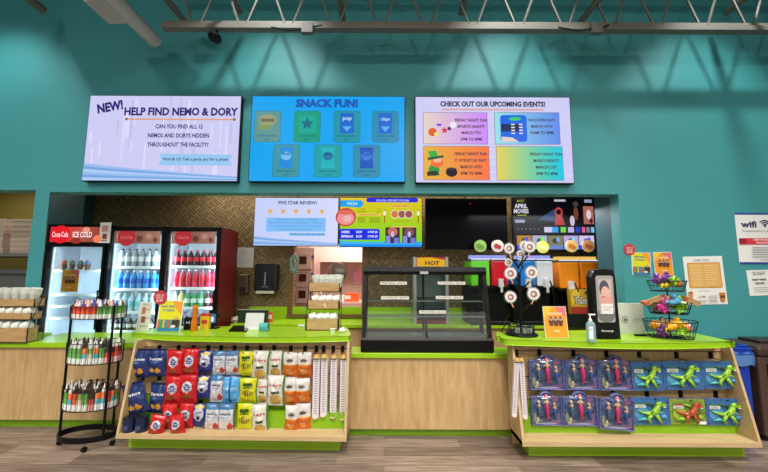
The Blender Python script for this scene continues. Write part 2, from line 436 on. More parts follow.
def d_snack(a):
    B = E(8, 164, 240); a.rect(0, 0, 1, 1, B)
    for i in range(12): a.k = 2; a.rect(0, i/12, 1, i/12+.004, E(14, 150, 222))
    a.k = 3
    a.txt('SNACK FUN!', .49, .135, .105, E(22, 84, 180), w=.41, bold=.06)
    tiles = [(.105, 'MUNCHIES', '$2.00'), (.365, 'SOUR PATCH', '$2.50'), (.625, 'POP CORNERS', '$2.00'), (.875, 'TORTILLA CHIPS', '$2.00')]
    g = E(34, 150, 150); gs = [E(92, 150, 150), E(20, 158, 130), E(30, 150, 165), E(34, 140, 178)]
    for i, (u, s, p) in enumerate(tiles):
        a.k = 3; a.rrect(u-.087, .175, u+.087, .55, .02, E(24, 120, 150)); a.rrect(u-.084, .18, u+.084, .545, .02, gs[i])
        if i == 1: a.rect(u-.055, .24, u+.055, .43, E(20, 170, 150)); a.star(u, .33, .045, E(20, 84, 150)); a.circ(u, .33, .024, E(26, 110, 130))
        elif i == 0: a.ell(u, .29, .06, .07, E(150, 160, 120)); a.rect(u-.045, .27, u+.045, .31, E(110, 110, 80)); a.rect(u-.06, .35, u+.02, .4, E(130, 150, 90))
        else:
            a.rect(u-.045, .2, u+.045, .44, E(24, 104, 205)); a.txt('pop' if i == 2 else 'chips', u, .30, .05, E(170, 215, 245), w=.06, bold=.03); a.poly([(u-.03, .36), (u+.03, .36), (u, .42)], E(90, 180, 235))
        a.txt(s, u, .485, .022, E(16, 60, 120), w=.12); a.txt(p, u, .53, .022, E(16, 60, 120))
    for i, (u, s, p) in enumerate([(.235, 'FRUIT SNACKS', '$1.00'), (.505, 'GOLDFISH', '$1.50'), (.755, 'FAMOUS COOKIES', '$2.00')]):
        a.k = 3; a.rrect(u-.087, .575, u+.087, .955, .02, E(24, 120, 150)); a.rrect(u-.084, .58, u+.084, .95, .02, [E(60, 150, 160), E(26, 160, 165), E(50, 140, 175)][i])
        a.poly([(u-.045, .605), (u+.045, .605), (u+.038, .72), (u+.045, .85), (u-.045, .85), (u-.038, .72)], [E(30, 140, 220), E(30, 178, 190), E(26, 84, 190)][i])
        a.ell(u, .71, .034, .05, [E(110, 190, 235), E(24, 120, 160), E(60, 120, 220)][i]); a.txt(['fruit', 'fish', 'cookie'][i], u, .70, .03, E(18, 70, 160), w=.05, bold=.03)
        a.txt(s, u, .895, .022, E(16, 60, 120), w=.12); a.txt(p, u, .94, .022, E(16, 60, 120))
tv('wall_television', 'large bright blue snack menu screen, middle of the three upper screens', 250.7, 404.5, 96.5, 181.3, 3.87, d_snack)
def d_events(a):
    lav(a, False)
    a.txt('CHECK OUT OUR UPCOMING EVENTS!', .50, .115, .065, BLK, w=.68, bold=.045); a.rect(.17, .142, .83, .158, E(222, 160, 130))
    def panel(u0, v0, u1, v1, ca, cb, lines, uc):
        a.k = 5; a.rect(u0-.003, v0-.005, u1+.003, v1+.005, E(110, 100, 130)); a.grad(u0, v0, u1, v1, ca, cb)
        for i, s in enumerate(lines): a.txt(s, uc, v0+.105+i*.075, .036, E(60, 40, 70), w=min(.205, .0135*len(s)), bold=.03)
    panel(.05, .19, .46, .555, (228, 210, 200), (205, 140, 250), ('FRIDAY NIGHT FUN', 'SPORTS NIGHT!', 'MARCH 7TH', '5PM TO 8PM'), .355)
    a.circ(.108, .42, .028, E(225, 90, 30)); a.circ(.132, .445, .015, E(235, 220, 120)); a.star(.185, .40, .026, E(215, 40, 70)); a.circ(.24, .335, .022, E(235, 235, 240)); a.ell(.15, .335, .018, .015, E(110, 80, 220)); a.circ(.215, .38, .012, E(60, 50, 110))
    panel(.51, .185, .925, .555, (150, 225, 230), (95, 140, 235), ('VACATION DAY!', 'MARCH 10TH', '10AM TO 8PM'), .81)
    a.rrect(.545, .215, .715, .53, .02, E(24, 100, 225)); a.rect(.55, .32, .67, .41, E(16, 40, 90)); a.ell(.64, .26, .04, .022, E(60, 205, 110)); a.poly([(.55, .47), (.62, .48), (.66, .53), (.55, .53)], E(225, 205, 205))
    for uu in (.625, .675):
        for k in range(4): a.rect(uu-.012, .32+k*.035, uu+.012, .335+k*.035, E(225, 225, 235))
    panel(.05, .585, .465, .97, (232, 176, 60), (248, 120, 70), ('FRIDAY NIGHT FUN', "ST. PATRICK'S DAY PARTY", 'MARCH 14TH', '5PM TO 8PM'), .35)
    a.ell(.115, .86, .035, .07, E(40, 150, 60)); a.ell(.135, .775, .04, .055, E(240, 110, 50)); a.ell(.135, .745, .028, .03, E(245, 180, 150)); a.poly([(.075, .645), (.13, .635), (.14, .70), (.09, .715)], E(50, 175, 60)); a.poly([(.07, .72), (.175, .69), (.178, .715), (.08, .75)], E(20, 90, 50))
    a.poly([(.07, .88), (.13, .87), (.15, .92), (.07, .93)], E(30, 50, 40)); a.ell(.225, .885, .037, .055, E(34, 24, 34)); a.ell(.225, .845, .03, .012, E(70, 60, 70))
    panel(.515, .585, .935, .97, (226, 208, 90), (20, 200, 225), ('FRIDAY NIGHT FUN', 'MARIO NIGHT!', 'MARCH 21ST', '5PM TO 8PM'), .83)
tv('wall_television', 'large wall screen listing four upcoming events, rightmost of the three upper screens', 415.8, 571.5, 97.3, 182.6, 3.87, d_events)

HY = 4.9
def d_review(a):
    a.rect(0, 0, 1, 1, E(205, 215, 250)); a.grad(0, 0, 1, 1, (196, 208, 250), (214, 218, 252)); swoosh(a)
    a.txt('FIVE STAR REVIEW!', .51, .14, .075, E(60, 60, 90), w=.46, bold=.03)
    for i in range(5): a.star(.185+i*.155, .285, .04, E(228, 170, 60))
    a.rect(.145, .42, .855, .71, E(125, 190, 250))
    for i, s in enumerate(('"Great spot to enjoy on a cold day.', 'Lots of activities including ball pits, mazes, a', 'trampoline, and bumper cars. Similar to the', 'Discovery Museum in Acton."')):
        a.txt(s, .5, .475+i*.068, .032, E(40, 60, 110), w=(.52, .64, .6, .4)[i])
    a.rect(.42, .735, .85, .80, E(135, 195, 250)); a.txt('-Katherine, February 2025', .635, .785, .036, E(30, 40, 90), w=.41, bold=.02)
tv('hanging_television', 'hanging screen showing a five star review on pale blue', 254.5, 338, 198, 245.6, HY, d_review, th=.05, mount='c')
def d_pizza(a):
    n = 8
    for i in range(n):
        t = i/(n-1); a.k = 1; a.rect(0, i/n, 1, (i+1)/n, E(int(226-110*t), int(200+15*t), 24))
    a.k = 2; a.rect(0, .9, 1, 1, E(20, 140, 240)); a.poly([(0, .88), (.3, .91), (.6, .89), (1, .92), (1, .95), (0, .95)], E(60, 180, 240))
    a.poly([(0, .05), (.26, .05), (.29, .12), (.25, .2), (0, .18)], E(20, 160, 240)); a.txt('PIZZA', .15, .15, .06, E(180, 235, 255), bold=.03)
    a.rrect(.32, 0, .955, .09, .02, E(30, 40, 215)); a.txt('WE ALSO SELL A WIDE VARIETY OF ICE CREAM', .64, .075, .045, E(200, 200, 255), w=.4, bold=.02)
    a.ell(.07, .40, .125, .19, E(205, 60, 60)); a.ell(.07, .42, .105, .14, E(235, 150, 150)); a.ell(.06, .3, .1, .05, E(225, 110, 90)); a.ell(.09, .43, .05, .07, E(240, 180, 180))
    for i, s in enumerate(('8" CHEESE', '8" PEPPERONI', '16" CHEESE')): a.txt(s, .215, .25+i*.05, .028, E(90, 70, 20), align=0, w=.1); a.txt('$6.00', .45, .25+i*.05, .028, E(90, 70, 20), align=0)
    a.rect(.2, .325, .5, .375, E(235, 200, 90)); a.txt('OUR FAMOUS PIZZA', .35, .365, .028, E(120, 50, 40), w=.22)
    for i in range(3): a.rect(.22, .41+i*.04, .31, .425+i*.04, E(110, 120, 20)); a.rect(.36, .41+i*.04, .49, .425+i*.04, E(110, 120, 20))
    a.rrect(-.0, .64, .485, .86, .02, E(22, 40, 225)); a.txt('CHEESE', .02, .73, .05, E(240, 240, 255), align=0, w=.1, bold=.03); a.txt('PEPPERONI', .02, .82, .05, E(240, 240, 255), align=0, w=.14, bold=.03)
    for v in (.73, .82): a.txt('$2.50', .2, v, .05, E(240, 240, 255), align=0, w=.07, bold=.03); a.txt('2 FOR $5', .34, v, .05, E(240, 240, 255), align=0, w=.12, bold=.03)
    for u in (.545, .955): a.rect(u-.006, .24, u+.006, .52, E(150, 90, 20)); a.ell(u, .32, .016, .05, E(250, 240, 230))
    a.rrect(.61, .145, .87, .2, .01, E(235, 190, 90)); a.txt('ICE CREAM TREATS', .74, .185, .03, E(120, 60, 30))
    for u, c in ((.67, (215, 120, 70)), (.755, (150, 90, 90)), (.84, (160, 80, 80))): a.circ(u, .34, .053, E(230, 225, 190)); a.circ(u, .34, .044, E(*c))
    a.txt('CHOCOLATE  OREO  STRAWBERRY', .755, .49, .022, E(70, 90, 20), w=.2)
    a.rrect(.64, .585, .92, .62, .008, E(235, 190, 90))
    for u0, u1, c in ((.555, .73, (200, 110, 90)), (.76, .93, (130, 80, 80))):
        a.rect(u0, .61, u1, .93, E(60, 40, 60)); a.ell((u0+u1)/2, .70, .06, .09, E(*c)); a.rect(u0+.01, .78, u0+.06, .93, E(130, 140, 225)); a.rect(u1-.07, .82, u1-.01, .93, E(110, 120, 210)); a.ell((u0+u1)/2, .75, .02, .06, E(190, 190, 230))
tv('hanging_television', 'hanging yellow and green pizza and ice cream menu screen', 340, 421.8, 198, 246.8, HY, d_pizza, th=.05, mount='c')
def d_off(a): a.rect(0, 0, 1, 1, mat((4, 4, 6), rough=.3, spec=.05)); a.circ(.55, .09, .006, E(230, 20, 30, s=1.5))
tv('hanging_television', 'switched off black hanging screen right of the pizza menu screen', 426, 507, 199, 249, HY, d_off, th=.05, mount='c')
def d_stream(a):
    a.rect(0, 0, 1, 1, E(6, 6, 12))
    a.txt('MOST', .1, .085, .05, E(150, 160, 40), bold=.02, w=.09); a.txt('APRIL', .1, .2, .085, E(220, 220, 235), w=.16, bold=.03); a.txt('MOVIES', .1, .3, .085, E(220, 220, 235), w=.18, bold=.03)
    a.rect(.05, .325, .16, .345, E(150, 160, 40)); a.rrect(.02, .42, .14, .48, .01, E(150, 160, 190))
    a.poly([(.3, .42), (.5, .22), (.58, .3), (.5, .46)], E(40, 70, 110)); a.ell(.56, .28, .05, .1, E(185, 70, 70)); a.ell(.56, .27, .03, .05, E(20, 10, 20)); a.poly([(.52, .36), (.6, .36), (.63, .52), (.5, .52)], E(180, 60, 60)); a.rect(.51, .03, .65, .07, E(190, 190, 205))
    a.ell(.77, .3, .03, .13, E(110, 60, 40)); a.ell(.72, .44, .03, .1, E(200, 190, 210)); a.ell(.77, .12, .035, .05, E(70, 60, 55))
    a.rect(.86, .16, .985, .5, E(170, 100, 90)); a.ell(.925, .32, .03, .09, E(220, 200, 210)); a.rect(.88, .03, .97, .09, E(150, 150, 180)); a.ell(.95, .44, .02, .05, E(60, 30, 40))
    a.rect(0, .54, 1, .70, E(18, 20, 34))
    for i in range(6): a.circ(.05+i*.05, .60, .006, E(170, 170, 190))
    for i, c in enumerate([(210, 200, 235), (40, 160, 235), (110, 215, 60), (190, 180, 230), (40, 60, 190), (235, 90, 130), (130, 120, 160), (120, 190, 230)]):
        w_ = (.13, .1, .08, .09, .07, .05, .05, .05)[i]; u = (.37, .46, .57, .66, .755, .83, .885, .94)[i]; a.k = 20; a.rect(u, .56, u+w_*.8, .66, E(*c))
    for i, (c, d) in enumerate([((180, 130, 40), (50, 70, 230)), ((170, 175, 200), (90, 220, 60)), ((120, 125, 90), (110, 130, 190)), ((185, 165, 215), (80, 190, 230)), ((210, 200, 235), (90, 60, 190))]):
        u = .03+i*.19; a.k = 20; a.rect(u, .72, u+.18, .9, E(*c)); a.rect(u, .9, u+.18, .98, E(*d)); a.ell(u+.09, .82, .04, .05, E(*[int(v*.5) for v in c])); a.ell(u+.12, .8, .02, .05, E(*[min(255, int(v*1.2)) for v in d]))
tv('hanging_television', 'hanging screen with a dark film streaming menu, rightmost of the lower screens', 513.5, 595, 198, 250.5, HY, d_stream, th=.05, mount='c')

# ================================================================== FRIDGES
COKE = mat((200, 16, 30), rough=.35)
def fridge(label, x0, x1, ytop, style, shelves, rightred=False):
    FY = 4.5
    a0 = at(x0, 270, FY).x; a1 = at(x1, 270, FY).x; top = at((x0+x1)/2, ytop, FY).z
    w = a1-a0; d = .52
    r = empty('drinks_fridge', ((a0+a1)/2, FY, 0), label, 'fridge')
    sm = mat((120, 24, 24), rough=.4) if rightred else BLACK
    b = MB().box(-w/2, -w/2+.03, .03, d, 0, top, BLACK).box(w/2-.03, w/2, .03, d, 0, top, BLACK).box(-w/2, w/2, .03, d, top-.05, top, BLACK).box(-w/2, w/2, .03, d, 0, .22, BLACK).box(-w/2, w/2, d-.03, d, .2, top, BLACK)
    b.build('cabinet', r)
    if rightred: MB().box(w/2, w/2+.012, .02, d, .02, top-.01, mat((112, 20, 22), rough=.45)).build('side_sheet', r)
    li = mat((214, 226, 240), rough=.4)
    hz = (at((x0+x1)/2, 244.5, FY).z)
    inner_top = hz if style == 'header' else top-.06
    MB().box(-w/2+.03, -w/2+.04, .05, d-.04, .23, inner_top, li).box(w/2-.04, w/2-.03, .05, d-.04, .23, inner_top, li).box(-w/2+.03, w/2-.03, d-.05, d-.035, .23, inner_top, li).build('liner', r)
    for z in shelves:
        m = MB().box(-w/2+.04, w/2-.04, .09, d-.06, z-.012, z, mat((225, 232, 240), rough=.4)).box(-w/2+.04, w/2-.04, .078, .092, z-.022, z+.012, mat((235, 238, 242)))
        m.build('shelf', r)
    dt = hz if style == 'header' else top-.03
    dr = MB(); fw = .035
    dr.box(-w/2, -w/2+fw, -.02, .025, .2, dt, BLACK).box(w/2-fw, w/2, -.02, .025, .2, dt, BLACK).box(-w/2+fw, w/2-fw, -.02, .025, dt-.03, dt, BLACK).box(-w/2+fw, w/2-fw, -.02, .025, .2, .26, BLACK)
    do = dr.build('door', r)
    MB().box(-w/2+fw, w/2-fw, .0, .006, .26, dt-.03, GLASS).build('glass', do)
    MB().tube([(w/2-.02, -.05, .9), (w/2-.02, -.055, 1.4)], .01, BLACK).build('handle', do)
    # light strips along the door edges
    MB().box(-w/2+.042, -w/2+.055, .055, .07, .3, inner_top-.05, E(225, 240, 255, s=1.6)).build('light_strip', r)
    if style == 'header':
        MB().box(-w/2, w/2, -.015, .04, hz, top, BLACK).build('header', r)
        sx, sz, sw, sh = span(x0+6, x1-1, ytop+2.5, 242, FY-.02)
        A = Art(sw, sh, .002); A.y0 = -.017
        A.rect(0, 0, 1, 1, E(190, 100, 80)); A.grad(0, .0, 1, 1, (200, 130, 110), (150, 60, 50)); A.grad(.0, 0, .6, 1, (224, 26, 40), (196, 84, 70))
        A.circ(.20, .5, .17, E(228, 20, 38)); A.ell(.5, .92, .1, .2, E(150, 50, 40)); A.ell(.68, .2, .07, .2, E(236, 150, 130)); A.ell(.9, .8, .08, .25, E(240, 130, 90))
        A.txt('Coca-Cola', .2, .68, .36, E(255, 245, 245), w=.3, bold=.01); A.txt('ICE COLD', .62, .7, .38, E(255, 245, 240), w=.36, bold=.02)
        A.build('header_sign', r, loc=(sx-r.location.x, 0, sz))
    else:
        sx, sz, sw, sh = span(x0+7, x1-4, ytop+4.5, 243.5, FY)
        A = Art(sw, sh, .002); A.y0 = .03
        A.rect(0, 0, 1, 1, E(170, 100, 84)); A.grad(.3, 0, 1, 1, (150, 84, 70), (196, 130, 112)); A.ell(.55, .6, .07, .25, E(120, 50, 40)); A.ell(.75, .4, .07, .22, E(210, 150, 130)); A.ell(.9, .7, .05, .2, E(130, 60, 50))
        A.circ(.27, .5, .19, E(206, 24, 40)); A.txt('Coca-Cola', .27, .62, .3, E(240, 130, 130), w=.26, bold=.01)
        A.build('header_sign', r, loc=(sx-r.location.x, 0, sz))
    for sg in (-1, 1):
        li_ = bpy.data.lights.new('fridge_lamp', 'AREA'); li_.shape = 'RECTANGLE'; li_.size = .05; li_.size_y = (inner_top-.35); li_.energy = (6 if style == 'header' else 8); li_.color = (.84, .92, 1)
        lo = bpy.data.objects.new('fridge_lamp', li_); COL.objects.link(lo); lo.location = (r.location.x+sg*(w/2-.07), FY+.04, (inner_top+.3)/2)
        lo.rotation_euler = Vector((-sg*.75, 1, 0)).to_track_quat('-Z', 'Y').to_euler()
    return r, FY, a0, a1
SY = 4.6
zs = lambda x, y: at(x, y, SY).z
f1, FY, fa0, fa1 = fridge('black cooler with red ice cold header, holding only ice cream cups on one shelf', 44.5, 104.5, 224.5, 'header', [zs(74, y) for y in (270.5, 294.5, 306, 318)])
f2, _, fb0, fb1 = fridge('middle tall cooler packed with clear, blue and pale water bottles', 106, 163, 226.5, 'glass', [zs(136, y) for y in (267, 289, 312, 331)])
f3, _, fc0, fc1 = fridge('tall cooler with a dark red side, packed with red soda bottles', 163.5, 218.5, 227, 'glass', [zs(194, y) for y in (266.5, 288, 307.5, 327)], True)

def bottle(name, label, cat, h, r, liquid, lab, cap, neck=.3, group=None):
    o = empty(name, (0, 0, 0), label, cat, group)
    MB().lathe([(r*.9, 0), (r, .01), (r, h*.62), (r*.8, h*.74), (r*.35, h*.9), (r*.35, h*.93)], liquid, 10).build('body', o, smooth=True)
    MB().lathe([(r*1.02, h*.3), (r*1.03, h*.31), (r*1.03, h*.56), (r*1.02, h*.57)], lab, 10).build('bottle_label', o, smooth=True)
    MB().lathe([(r*.42, h*.92), (r*.42, h), (r*.38, h)], cap, 8).build('cap', o)
    return o
def shelf_row(proto, x0, x1, y, n, z, what, grp, where, copies=True, dy=0):
    for i in range(n):
        x = x0+(x1-x0)*(i+.5)/n
        lab = f'{what}, {ORD[i]} from left {where}'
        if i == 0 and proto.get('fresh', True) is True and not proto.get('used'):
            o = proto['o']; o.location = (x, y, z); tag(o, lab, None, grp); proto['used'] = True
        else: copy_thing(proto['o'], (x, y, z), lab, grp)
def B(liq, lab, cap, h=.245, r=.041, name='drink_bottle'):
    return {'o': bottle(name, None, 'bottle', h, r, liq, lab, cap)}
bp = lambda *c: mat(tuple(c), rough=.2)
z2 = [zs(136, y)+.001 for y in (267, 289, 312, 331)]; z3 = [zs(194, y)+.001 for y in (266.5, 288, 307.5, 327)]
xa, xb = fb0+.06, fb1-.05
shelf_row(B(bp(150, 160, 172), bp(228, 230, 236), bp(40, 40, 50)), xa, xb, SY+.02, 7, z2[0], 'clear soda bottle with white label', 'bottles on the middle cooler top shelf', 'on top shelf of middle cooler')
shelf_row(B(bp(50, 150, 225), bp(20, 92, 200), bp(220, 225, 230)), xa, xb, SY+.02, 7, z2[1], 'bright blue sports drink bottle', 'bottles on the middle cooler second shelf', 'on second shelf of middle cooler')
shelf_row(B(bp(170, 205, 222), bp(110, 190, 200), bp(190, 215, 160)), xa, xb, SY+.02, 7, z2[2], 'pale blue water bottle', 'bottles on the middle cooler third shelf', 'on third shelf of middle cooler')
shelf_row(B(bp(40, 36, 44), bp(200, 200, 206), bp(20, 20, 24), h=.16), xa, xb, SY+.02, 7, z2[3], 'dark cola bottle with pale label', 'bottles on the middle cooler bottom shelf', 'on bottom shelf of middle cooler')
xa, xb = fc0+.06, fc1-.05
shelf_row(B(bp(60, 20, 26), bp(226, 40, 60), bp(220, 30, 50), h=.22), xa, xb, SY+.02, 7, z3[0], 'cola bottle with red label', 'bottles on the red sided cooler top shelf', 'on top shelf of red sided cooler')
shelf_row(B(bp(215, 60, 90), bp(225, 30, 56), bp(235, 225, 235)), xa, xb, SY+.02, 7, z3[1], 'red fruit drink bottle', 'bottles on the red sided cooler second shelf', 'on second shelf of red sided cooler')
for i, (lq, lb, nm) in enumerate([((205, 220, 225), (190, 220, 225), 'clear water bottle'), ((220, 214, 120), (225, 225, 170), 'pale yellow lemonade bottle'), ((30, 150, 90), (210, 230, 220), 'green soda bottle'), ((40, 160, 96), (210, 230, 220), 'green lime soda bottle'), ((60, 165, 110), (200, 225, 210), 'light green soda bottle'), ((70, 24, 36), (200, 190, 200), 'dark cherry soda bottle'), ((60, 24, 30), (206, 60, 80), 'dark cola bottle with red label')]):
    o = bottle('drink_bottle', f'{nm} on third shelf of the red sided cooler', 'bottle', .21, .04, bp(*lq), bp(*lb), bp(220, 225, 228), group='bottles on the red sided cooler third shelf')
    o.location = (xa+(xb-xa)*(i+.5)/7, SY+.02, z3[2])
shelf_row(B(bp(24, 24, 34), bp(60, 70, 90), bp(200, 60, 60), h=.15), xa, xb, SY+.02, 7, z3[3], 'dark drink bottle', 'bottles on the red sided cooler bottom shelf', 'on bottom shelf of red sided cooler')

# ice cream cups in the empty cooler
for i, (px, c, nm) in enumerate([(63.5, (214, 110, 50), 'orange'), (71.5, (150, 170, 120), 'olive green'), (80, (60, 150, 150), 'teal'), (87, (90, 130, 190), 'blue')]):
    o = empty('ice_cream_cup', (at(px, 270, SY).x, SY, zs(74, 270.5)+.001), f'small cup of {nm} topped ice cream in the empty cooler', 'ice cream cup', 'ice cream cups in the cooler')
    MB().lathe([(.025, 0), (.038, .075), (.04, .08)], P(120, 74, 40), 12).build('cup', o, smooth=True)
    MB().blob((0, 0, .1), (.034, .034, .035), P(*c), wob=.08, rnd=R).blob((.012, -.01, .125), .016, P(220, 90, 60), 6, 4).build('scoop', o, smooth=True)

def paper(name, label, cat, x0, x1, y0, y1, Y, draw, th=.003, rot=0, group=None, base=PAPER):
    x, z, w, h = span(x0, x1, y0, y1, Y)
    A = Art(w, h, .0008); A.add([(-w/2, 0, 0), (w/2, 0, 0), (w/2, 0, h), (-w/2, 0, h), (-w/2, th, 0), (w/2, th, 0), (w/2, th, h), (-w/2, th, h)], [(0, 1, 2, 3), (4, 7, 6, 5), (0, 4, 5, 1), (3, 2, 6, 7), (0, 3, 7, 4), (1, 5, 6, 2)], base)
    A.k = 1; draw(A)
    return A.build(name, None, loc=(x, Y, z), rot=(0, rot, 0), label=label, cat=cat, group=group)
def sundae(a, bg=(232, 150, 30)):
    a.rect(.03, .02, .97, .98, P(*bg)); a.poly([(.5, .02), (.97, .02), (.97, .35), (.7, .2)], P(214, 110, 120)); a.poly([(.03, .02), (.4, .02), (.03, .4)], P(238, 190, 60))
    a.txt('SUNDAES', .5, .27, .07, P(250, 232, 200), w=.6, bold=.03)
    for u in (.3, .5, .7): a.poly([(u-.11, .42), (u+.11, .42), (u+.07, .62), (u-.07, .62)], P(96, 56, 44)); a.ell(u, .4, .1, .06, P(190, 150, 130)); a.ell(u, .36, .05, .04, P(100, 60, 50))
    a.txt('NEW', .5, .82, .06, P(250, 232, 200), bold=.03)
paper('cooler_poster', 'orange ice cream sundae poster taped on the empty cooler door', 'poster', 61.5, 79, 269.5, 292, 4.473, lambda a: sundae(a))
def menu_small(a):
    a.rect(.2, .15, .75, .45, P(210, 150, 140)); a.rect(.3, .55, .7, .8, P(150, 70, 50)); a.rect(.25, .86, .75, .9, P(90, 90, 90))
paper('cooler_notice', 'small white drink notice taped beside the ice cold header', 'notice', 99.5, 110.5, 222.5, 243, 4.47, menu_small)

# ================================================================== CEILING STEEL
TY = 3.5
tr = empty('roof_truss', (3.0, TY, at(450, 28, TY).z), 'grey open web steel roof truss running across above the screens', 'truss')
zc = 0; xA = at(163, 28, TY).x-3.0; xB = 5.2
GR = mat((112, 108, 98), rough=.6, metal=.2)
MB().box(xA, xB, -.04, .04, -.035, .015, GR).box(xA, xB, -.008, .008, .02, .07, GR).build('bottom_chord', tr)
MB().box(xA-.1, xB, -.05, .05, .62, .7, GR).build('top_chord', tr)
wb = [(153, 175), (185, 181), ]
x = xA+.12; k = 0
stepx = at(420, 20, TY).x-at(374, 20, TY).x
while x < xB-.2 and k < 60:
    c = MB().tube([(x, 0, .62), (x+stepx*.42, 0, .02)], .013, GR, 5).build('web_rod', tr)
    MB().tube([(x+stepx*.56, 0, .02), (x+stepx*.98, 0, .62)], .013, GR, 5).build('web_rod', tr)
    x += stepx; k += 1
def joist(px, py, px2, label, r=.035, Y=3.72, length=4.0, name='ceiling_joist'):
    p = at(px, py, Y)
    return MB().tube([(0, 0, 0), (0, -length, 0)], r, GR, 8).build(name, loc=tuple(p), label=label, cat='joist')
joist(185, 22, 0, 'thin steel joist end just right of the round duct end'); joist(240, 12, 0, 'thin steel joist above the gap between the left and middle upper screens'); joist(343, 20, 0, 'thin steel joist above the blue snack menu screen')
joist(461, 14, 0, 'thin steel joist above the left half of the events screen'); joist(579, 24, 0, 'thin steel joist above right of the events screen'); joist(726, 13, 0, 'thin steel joist above the wifi notice')
joist(43, 10, 0, 'short steel joist end at the top left corner', r=.05)
p = at(155, 41, 3.7)
du = empty('round_duct', tuple(p), 'thick grey round duct ending near the wall above the left screen', 'duct')
LG = mat((178, 176, 166), rough=.6)
MB().tube([(0, 0, 0), (0, -3.6, 0)], .08, LG, 16).build('duct_pipe', du, smooth=True)
MB().box(-.34, -.1, -3.6, -.25, .02, .06, LG).build('flat_tray', du)
q = at(217, 36, 3.5)
cm = empty('spot_camera', (q.x, q.y, q.z-.03), 'small dark camera clamped under the roof truss, upper left', 'camera')
MB().blob((0, -.04, -.02), (.07, .09, .05), BLACK).build('camera_body', cm, smooth=True); MB().tube([(0, 0, 0), (0, 0, .09)], .015, BLACK).build('mount', cm)
for px, nm in ((308, 'middle'), (595, 'right')):
    q = at(px, 30, 3.44)
    o = empty('beam_clamp', tuple(q), f'dark metal clamp with cable on the truss, {nm} one', 'clamp', None)
    MB().box(-.06, .06, -.05, .0, -.06, .05, mat((90, 84, 74))).build('clamp_body', o); MB().tube([(-.4, .0, .03), (-.2, -.01, -.015), (0, -.03, 0), (.15, -.01, .05)], .009, BLACK).build('cable', o)

# ================================================================== CHIP BAGS
def bag_mesh(mb, w, h, d, art, seed=0, n=18, m=24):
    rr = random.Random(seed); ph = [rr.uniform(0, 6.28) for _ in range(4)]
    def bulge(u, v):
        e = max(0, min(1, (v-.06)/.88)); s = math.sin(PI*u)**.55 * (math.sin(PI*e)**.5 if 0 < e < 1 else 0)
        wr = .07*math.sin(9*u+ph[0]+4*v)+.08*math.sin(14*v+ph[1]-5*u)+.04*math.sin(26*u+ph[2])+.38*mnoise.noise((u*4+seed*3.1, v*6, seed*1.7))+.2*mnoise.noise((u*9+seed, v*13, 3.3))
        return d*.5*s*(1+wr)+.0012
    def X(u, v): return (u-.5)*w*(1-.08*math.sin(PI*v)+.015*math.sin(11*v+ph[3]))
    vs = [(X(i/n, j/m), -bulge(i/n, j/m), j/m*h) for j in range(m+1) for i in range(n+1)]
    fs = [(j*(n+1)+i, j*(n+1)+i+1, (j+1)*(n+1)+i+1, (j+1)*(n+1)+i) for j in range(m) for i in range(n)]
    mb.add(vs, fs, lambda q: art(((q % n)+.5)/n, (q//n+.5)/m))
    vs = [(x, -y*.6, z) for x, y, z in vs]; back = art(.02, .5)
    mb.add(vs, [f[::-1] for f in fs], back)
    def warp(px, pz): 
        u = px/w+.5; v = pz/h
        return -bulge(min(1, max(0, u)), min(1, max(0, v)))-.002
    return warp
gl = lambda *c: mat(tuple(int(v*.93) for v in c), rough=.2)
def inel(u, v, cu, cv, ru, rv): return ((u-cu)/ru)**2+((v-cv)/rv)**2 < 1
def art_navy(u, v):
    if inel(u, v, .32, .25, .15, .09) and v < .32-.3*abs(u-.3): return gl(226, 168, 50)
    if inel(u, v, .62, .22, .14, .10) and v > .12+.5*abs(u-.62): return gl(214, 150, 40)
    if v > .93 or v < .05: return gl(20, 30, 66)
    if inel(u, v, .5, .55, .46, .04): return gl(52, 74, 132)
    return gl(34, 52, 108)
def art_red(u, v):
    if inel(u, v, .5, .55, .3, .2):
        return gl(206, 204, 214) if not inel(u, v, .5, .55, .2, .11) else gl(52, 62, 120)
    if inel(u, v, .45, .22, .32, .09): return gl(150, 70, 34)
    if v > .94: return gl(150, 16, 22)
    return gl(204, 26, 32)
def art_blue(u, v):
    if inel(u, v, .5, .86, .34, .08): return gl(214, 196, 110)
    if inel(u, v, .5, .55, .36, .27):
        return gl(32, 34, 54) if inel(u, v, .5, .42, .13, .09) else gl(200, 204, 220)
    return gl(40, 50, 128)
def art_white(u, v):
    if v > .80: return gl(62, 120, 170) if .15 < u < .85 else gl(90, 110, 120)
    if u < .1 or u > .92: return gl(110, 112, 118)
    if inel(u, v, .78, .2, .16, .12): return gl(196, 60, 50)
    if v < .42 and inel(u, v, .5, .25, .4, .15): return gl(236, 226, 222)
    return gl(214, 218, 226)
def art_cyan(u, v):
    if abs(u-.5) < .05: return gl(24, 90, 170)
    if v > .9: return gl(50, 60, 80)
    return gl(84, 170, 226) if (u < .5) == (int(v*5) % 2 == 0) else gl(110, 188, 232)
def art_yellow(u, v):
    if inel(u, v, .5, .42, .34, .12): return gl(150, 76, 44) if int(u*14) % 2 else gl(176, 190, 40)
    if inel(u, v, .5, .72, .3, .08): return gl(70, 110, 20)
    if u > .92 or v > .94: return gl(80, 140, 30)
    return gl(216, 214, 24)
def art_chip(u, v):
    if inel(u, v, .5, .2, .36, .17): return gl(216, 176, 88) if int(u*16+v*9) % 3 else gl(190, 146, 60)
    if .42 < v < .5 and .3 < u < .72: return gl(60, 84, 44)
    if u > .9: return gl(90, 140, 60)
    return gl(226, 222, 210)
def art_orange(u, v):
    if inel(u, v, .5, .68, .34, .13): return gl(120, 104, 96) if inel(u, v, .5, .68, .22, .06) else gl(214, 208, 204)
    if v < .48: return gl(236, 150, 60) if inel(u, v, .5, .24, .2, .12) else gl(214, 106, 30)
    if v < .54: return gl(232, 184, 110)
    return gl(226, 222, 216)
